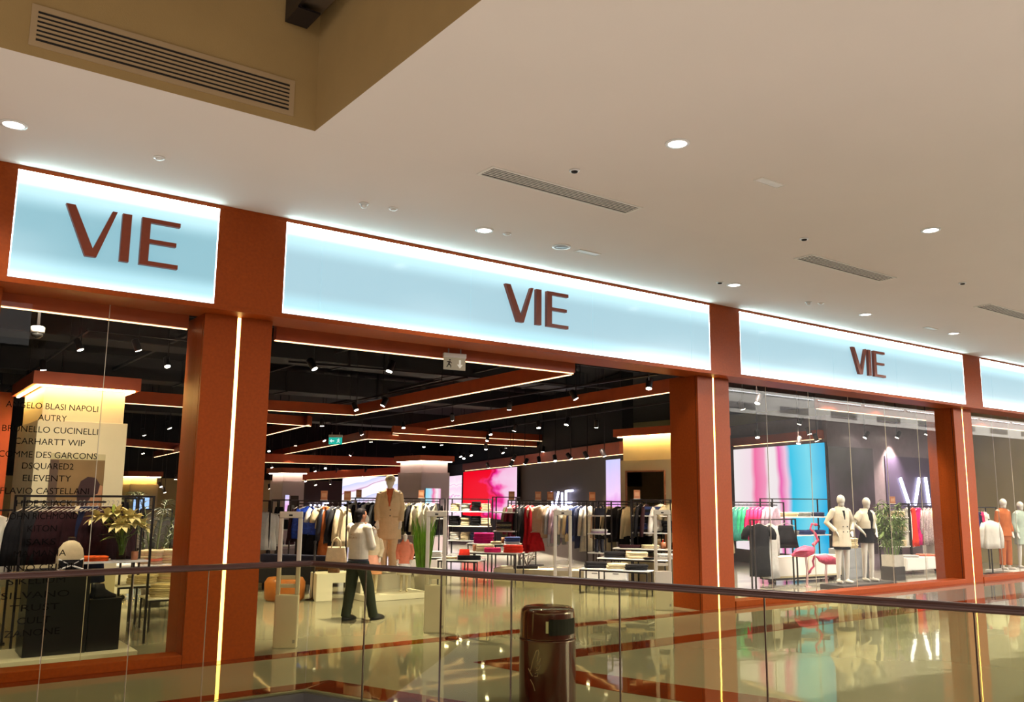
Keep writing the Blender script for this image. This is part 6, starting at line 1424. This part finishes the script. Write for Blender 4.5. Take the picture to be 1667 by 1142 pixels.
# bamboo in a tall pale planter
bb = thing('potted_bamboo', 'leafy bamboo in a tall pale planter beside the window mannequins', 'potted plant', (19.15, 11.35, 0))
MB().cbox((-0.20, -0.18, 0.0), (0.20, 0.18, 0.30), 0.01).obj('base_box', mat('charcoal_plinth', (0.05, 0.045, 0.045)), bb)
MB().cbox((-0.19, -0.16, 0.301), (0.19, 0.16, 0.56), 0.008).obj('planter', mat('pale_planter', (0.66, 0.62, 0.54), 0.25), bb)
BAM = mat('bamboo_leaf', (0.20, 0.30, 0.10), 0.5, 0, 0.35, 9); lv = MB(); rg = random.Random(21)
for i in range(18):
    x, y = rg.uniform(-0.17, 0.17), rg.uniform(-0.13, 0.13); tx_, ty_ = x * 2.4, y * 2.4; h_ = rg.uniform(1.35, 1.80)
    MB().tube([(x, y, 0.561), ((x + tx_) / 2, (y + ty_) / 2, (0.56 + h_) / 2), (tx_, ty_, h_)], [0.008, 0.007, 0.003], 5).obj('cane', BAM, bb)
    for q in range(44):
        t = rg.uniform(0.18, 1); p = (x + (tx_ - x) * t, y + (ty_ - y) * t, 0.56 + (h_ - 0.56) * t); a = rg.uniform(0, 2 * PI)
        petal(lv, p, (math.cos(a), math.sin(a), rg.uniform(-0.2, 0.6)), rg.uniform(0.10, 0.18), 0.036, 0.5)
o = lv.obj('leaves', BAM, bb); o['kind'] = 'stuff'
# right part of the flamingo window: shelf of boxes, colourful clothes, white cabinet
sI = rack('black framed shelf with pale boxes right of the bamboo', (21.2, 12.58, 1.66), (22.05, 12.52, 1.66), 0.35, (1.35, 1.0, 0.62), (), 'display_shelf', 'shelf', 'black framed racks', 1.66)
for i, z in enumerate((1.35, 1.0, 0.62)): folded(['cream'], onshelf(sI, 0.45, 0.17, z), 3, 'cream folded piece on the %s shelf right of the bamboo' % ('top', 'middle', 'lowest')[i], 'cream pieces on shelf %d right of the bamboo' % i, 0.5, 0.28, 0.05)
rj = rack('black rail with white, red and magenta dresses in the right window', (21.95, 12.45, 1.7), (23.5, 12.25, 1.7), 0.35, (), (), top=1.68)
ja, jb = (22.0, 12.62, 1.64), (23.45, 12.42, 1.64)
line_box('hanging_rail', BLACKM, (ja[0], ja[1], 1.62), (jb[0], jb[1], 1.62), 0.02, 0.02, rj)
hang_row(ja, jb, [(0.06, 'dress', 'white', 30, 1.0, 0.4, 'long white dress right of the bamboo'), (0.22, 'dress', 'scarlet', 40, 0.98, 0.36, 'scarlet dress beside the long white dress'), (0.34, 'shirt', 'magenta', 25, 0.6, 0.44, 'magenta blouse on the right window rail'), (0.38, 'dress', 'magenta', 40, 0.95, 0.36, 'magenta dress below the magenta blouse'),
    (0.54, 'coat', 'pattern', 45, 0.95, 0.42, 'patterned pale dress next to the magenta one'), (0.66, 'coat', 'pattern', 50, 0.95, 0.42, 'second patterned pale dress on the right window rail'), (0.78, 'coat', 'cream', 45, 0.92, 0.42, 'cream patterned dress near the pillar'), (0.90, 'dress', 'red', 50, 0.85, 0.40, 'red dress nearest the right pillar')], '', 'x')
ck = thing('drawer_cabinet', 'low white cabinet under the colourful dresses in the right window', 'cabinet', (20.6, 11.85, 0), R(-2))
MB().cbox((0, 0, 0.10), (1.75, 0.4, 0.40), 0.008).obj('body', WHITEM, ck); 
for i in range(2): MB().box((0.03 + i * 0.86, -0.008, 0.13), (0.865 + i * 0.86, -0.001, 0.38)).obj('drawer', WHITEM, ck)
for x in (0.1, 1.65): MB().tube([(x, 0.15, 0.05), (x, 0.25, 0.05)], 0.049, 10).obj('castor', BLACKM, ck)
folded(['lgrey'], (21.0, 12.02, 0.40), 1, 'grey folded garment on the low white cabinet', None, 0.45, 0.28, 0.05); folded(['coral'], (21.8, 12.0, 0.40), 1, 'coral folded garment on the low white cabinet', None, 0.45, 0.28, 0.05)
card('copper card above the shelf right of the bamboo', onshelf(sI, 0.2, 0.02, 1.683))
# last bay at the right edge
rk = rack('black rail of dark and bright tops in the bay at the right edge', (23.1, 11.45, 1.6), (24.6, 11.5, 1.6), 0.3, (), (), top=1.60)
hang_row((23.15, 11.6, 1.55), (24.4, 11.65, 1.55), [(0.02, 'shirt', 'burg', 40, 0.95, 0.42, 'plum dress right of the last pillar'), (0.12, 'shirt', 'cream', 45, 0.6, 0.42, 'cream top in the last bay'), (0.24, 'shirt', 'red', 45, 0.55, 0.42, 'red top in the last bay'), (0.36, 'shirt', 'black', 45, 0.6, 0.42, 'black top in the last bay'), (0.48, 'shirt', 'rblue', 45, 0.6, 0.42, 'royal blue top in the last bay'), (0.60, 'shirt', 'navy', 45, 0.6, 0.42, 'navy top in the last bay'), (0.72, 'shirt', 'pink', 45, 0.6, 0.42, 'pink top in the last bay'), (0.84, 'shirt', 'white', 40, 0.6, 0.42, 'white top in the last bay')], '', 'x')
sg = thing('garment_stand', 'slim stand holding the white knitted cardigan', 'clothes rack', (22.86, 10.9, 0)); MB().box((-0.012, -0.012, 0.02), (0.012, 0.012, 1.34)).obj('pole', BLACKM, sg); MB().cbox((-0.2, -0.15, 0), (0.2, 0.15, 0.02), 0.004).obj('foot', BLACKM, sg)
garment('coat', 'white', (22.86, 10.87, 1.36), 4, 'white knitted cardigan on a stand in the last bay', None, 0.68, 0.42)
f3 = mannequin('white mannequin in an orange brown blazer in the last bay', (23.72, 10.95, 0.06), R(-15), 1.02, AD2, LG, [('blazer', cloth('burnt_orange', (0.50, 0.13, 0.03), 0.08, 9), [coat_loft(0.82, 0.98, 0.95), sleeve(AD2[0], 0.062), sleeve(AD2[1], 0.062)]), ('trousers', cloth('burnt_orange', (0.50, 0.13, 0.03)), [('loft', [(0, 0, 0.72, 0.165, 0.12), (0, 0, 0.95, 0.16, 0.115)]), ('tube', [[(0.085, 0, 0.85), (0.085, -0.02, 0.49), (0.085, 0, 0.12)], [0.095, 0.08, 0.07]]), ('tube', [[(-0.085, 0, 0.85), (-0.09, 0.01, 0.49), (-0.09, 0.04, 0.12)], [0.095, 0.08, 0.07]])])], SKINMW)
mannequin('pale mannequin in a mint coat cut by the right edge', (24.65, 10.95, 0.06), R(-15), 0.98, AD2, LG, [('coat', cloth('mint_wool', (0.50, 0.60, 0.52), 0.06, 9), [coat_loft(0.62, 0.98), sleeve(AD2[0], 0.064), sleeve(AD2[1], 0.064)])], SKINMW)
tag(MB().cbox((23.3, 10.62, 0.001), (25.0, 11.3, 0.059), 0.008).obj('mannequin_plinth', WHITEM), 'low white plinth under the mannequins at the right edge', 'plinth')
ww = thing('display_plinth', 'pale blue white plinth behind the cardigan in the last bay', 'plinth', (23.4, 12.5, 0)); MB().cbox((-0.5, -0.2, 0), (0.5, 0.2, 0.8), 0.008).obj('block', WHITEM, ww)

# ------------------------------------------------------------------ the far side of the atrium, seen mirrored in the shop glass
DIM = mat('dim_shopfront', (0.022, 0.020, 0.019), 0.4, 0, 0.5, 0.35)
struct(MB().box((-16, -13.3, -5), (96, -13.05, 6.69)).obj('wall_opposite', DIM))
struct(MB().box((-14.2, -13, -5), (-14, 10, 5.07)).obj('wall_gallery_end', DIM))  # unseen end wall, added to darken what the balustrade glass reflects
struct(MB().box((34, -13.3, 6.7), (96, -13.0, 10.0)).obj('wall_bulkhead', WHITE))
for i in range(9):
    x = 38.2 + i * 5.3
    t = thing('bulkhead_light', 'linear light on the white bulkhead across the atrium, mirrored in the shop glass', 'light', (x, -12.99, 7.9), 0, 'bulkhead lights across the atrium')
    MB().box((0, 0, 0), (4.9, 0.04, 0.09)).obj('housing', WHITEM, t); MB().box((0.02, 0.041, 0.01), (4.88, 0.05, 0.08)).obj('lens', emis('bulkhead_lens', (1, 1, 1), 12.0), t)
    t = thing('bulkhead_vent', 'dark grille on the white bulkhead across the atrium, mirrored in the shop glass', 'air vent', (x + 1.5, -12.99, 6.95), 0, 'bulkhead grilles across the atrium')
    MB().box((0, 0, 0), (2.9, 0.01, 0.38)).obj('backing', SLOT, t)
    for q in range(5): MB().box((0, 0.011, 0.03 + q * 0.072), (2.9, 0.03, 0.062 + q * 0.072)).obj('slat', GREY, t)
area('bulkhead_fill_light', (58, -8.0, 12.0), (58, -13, 7.5), 50, 4, 60000, (1.0, 0.97, 0.92))  # added unseen light, brightens the bulkhead so its reflection shows
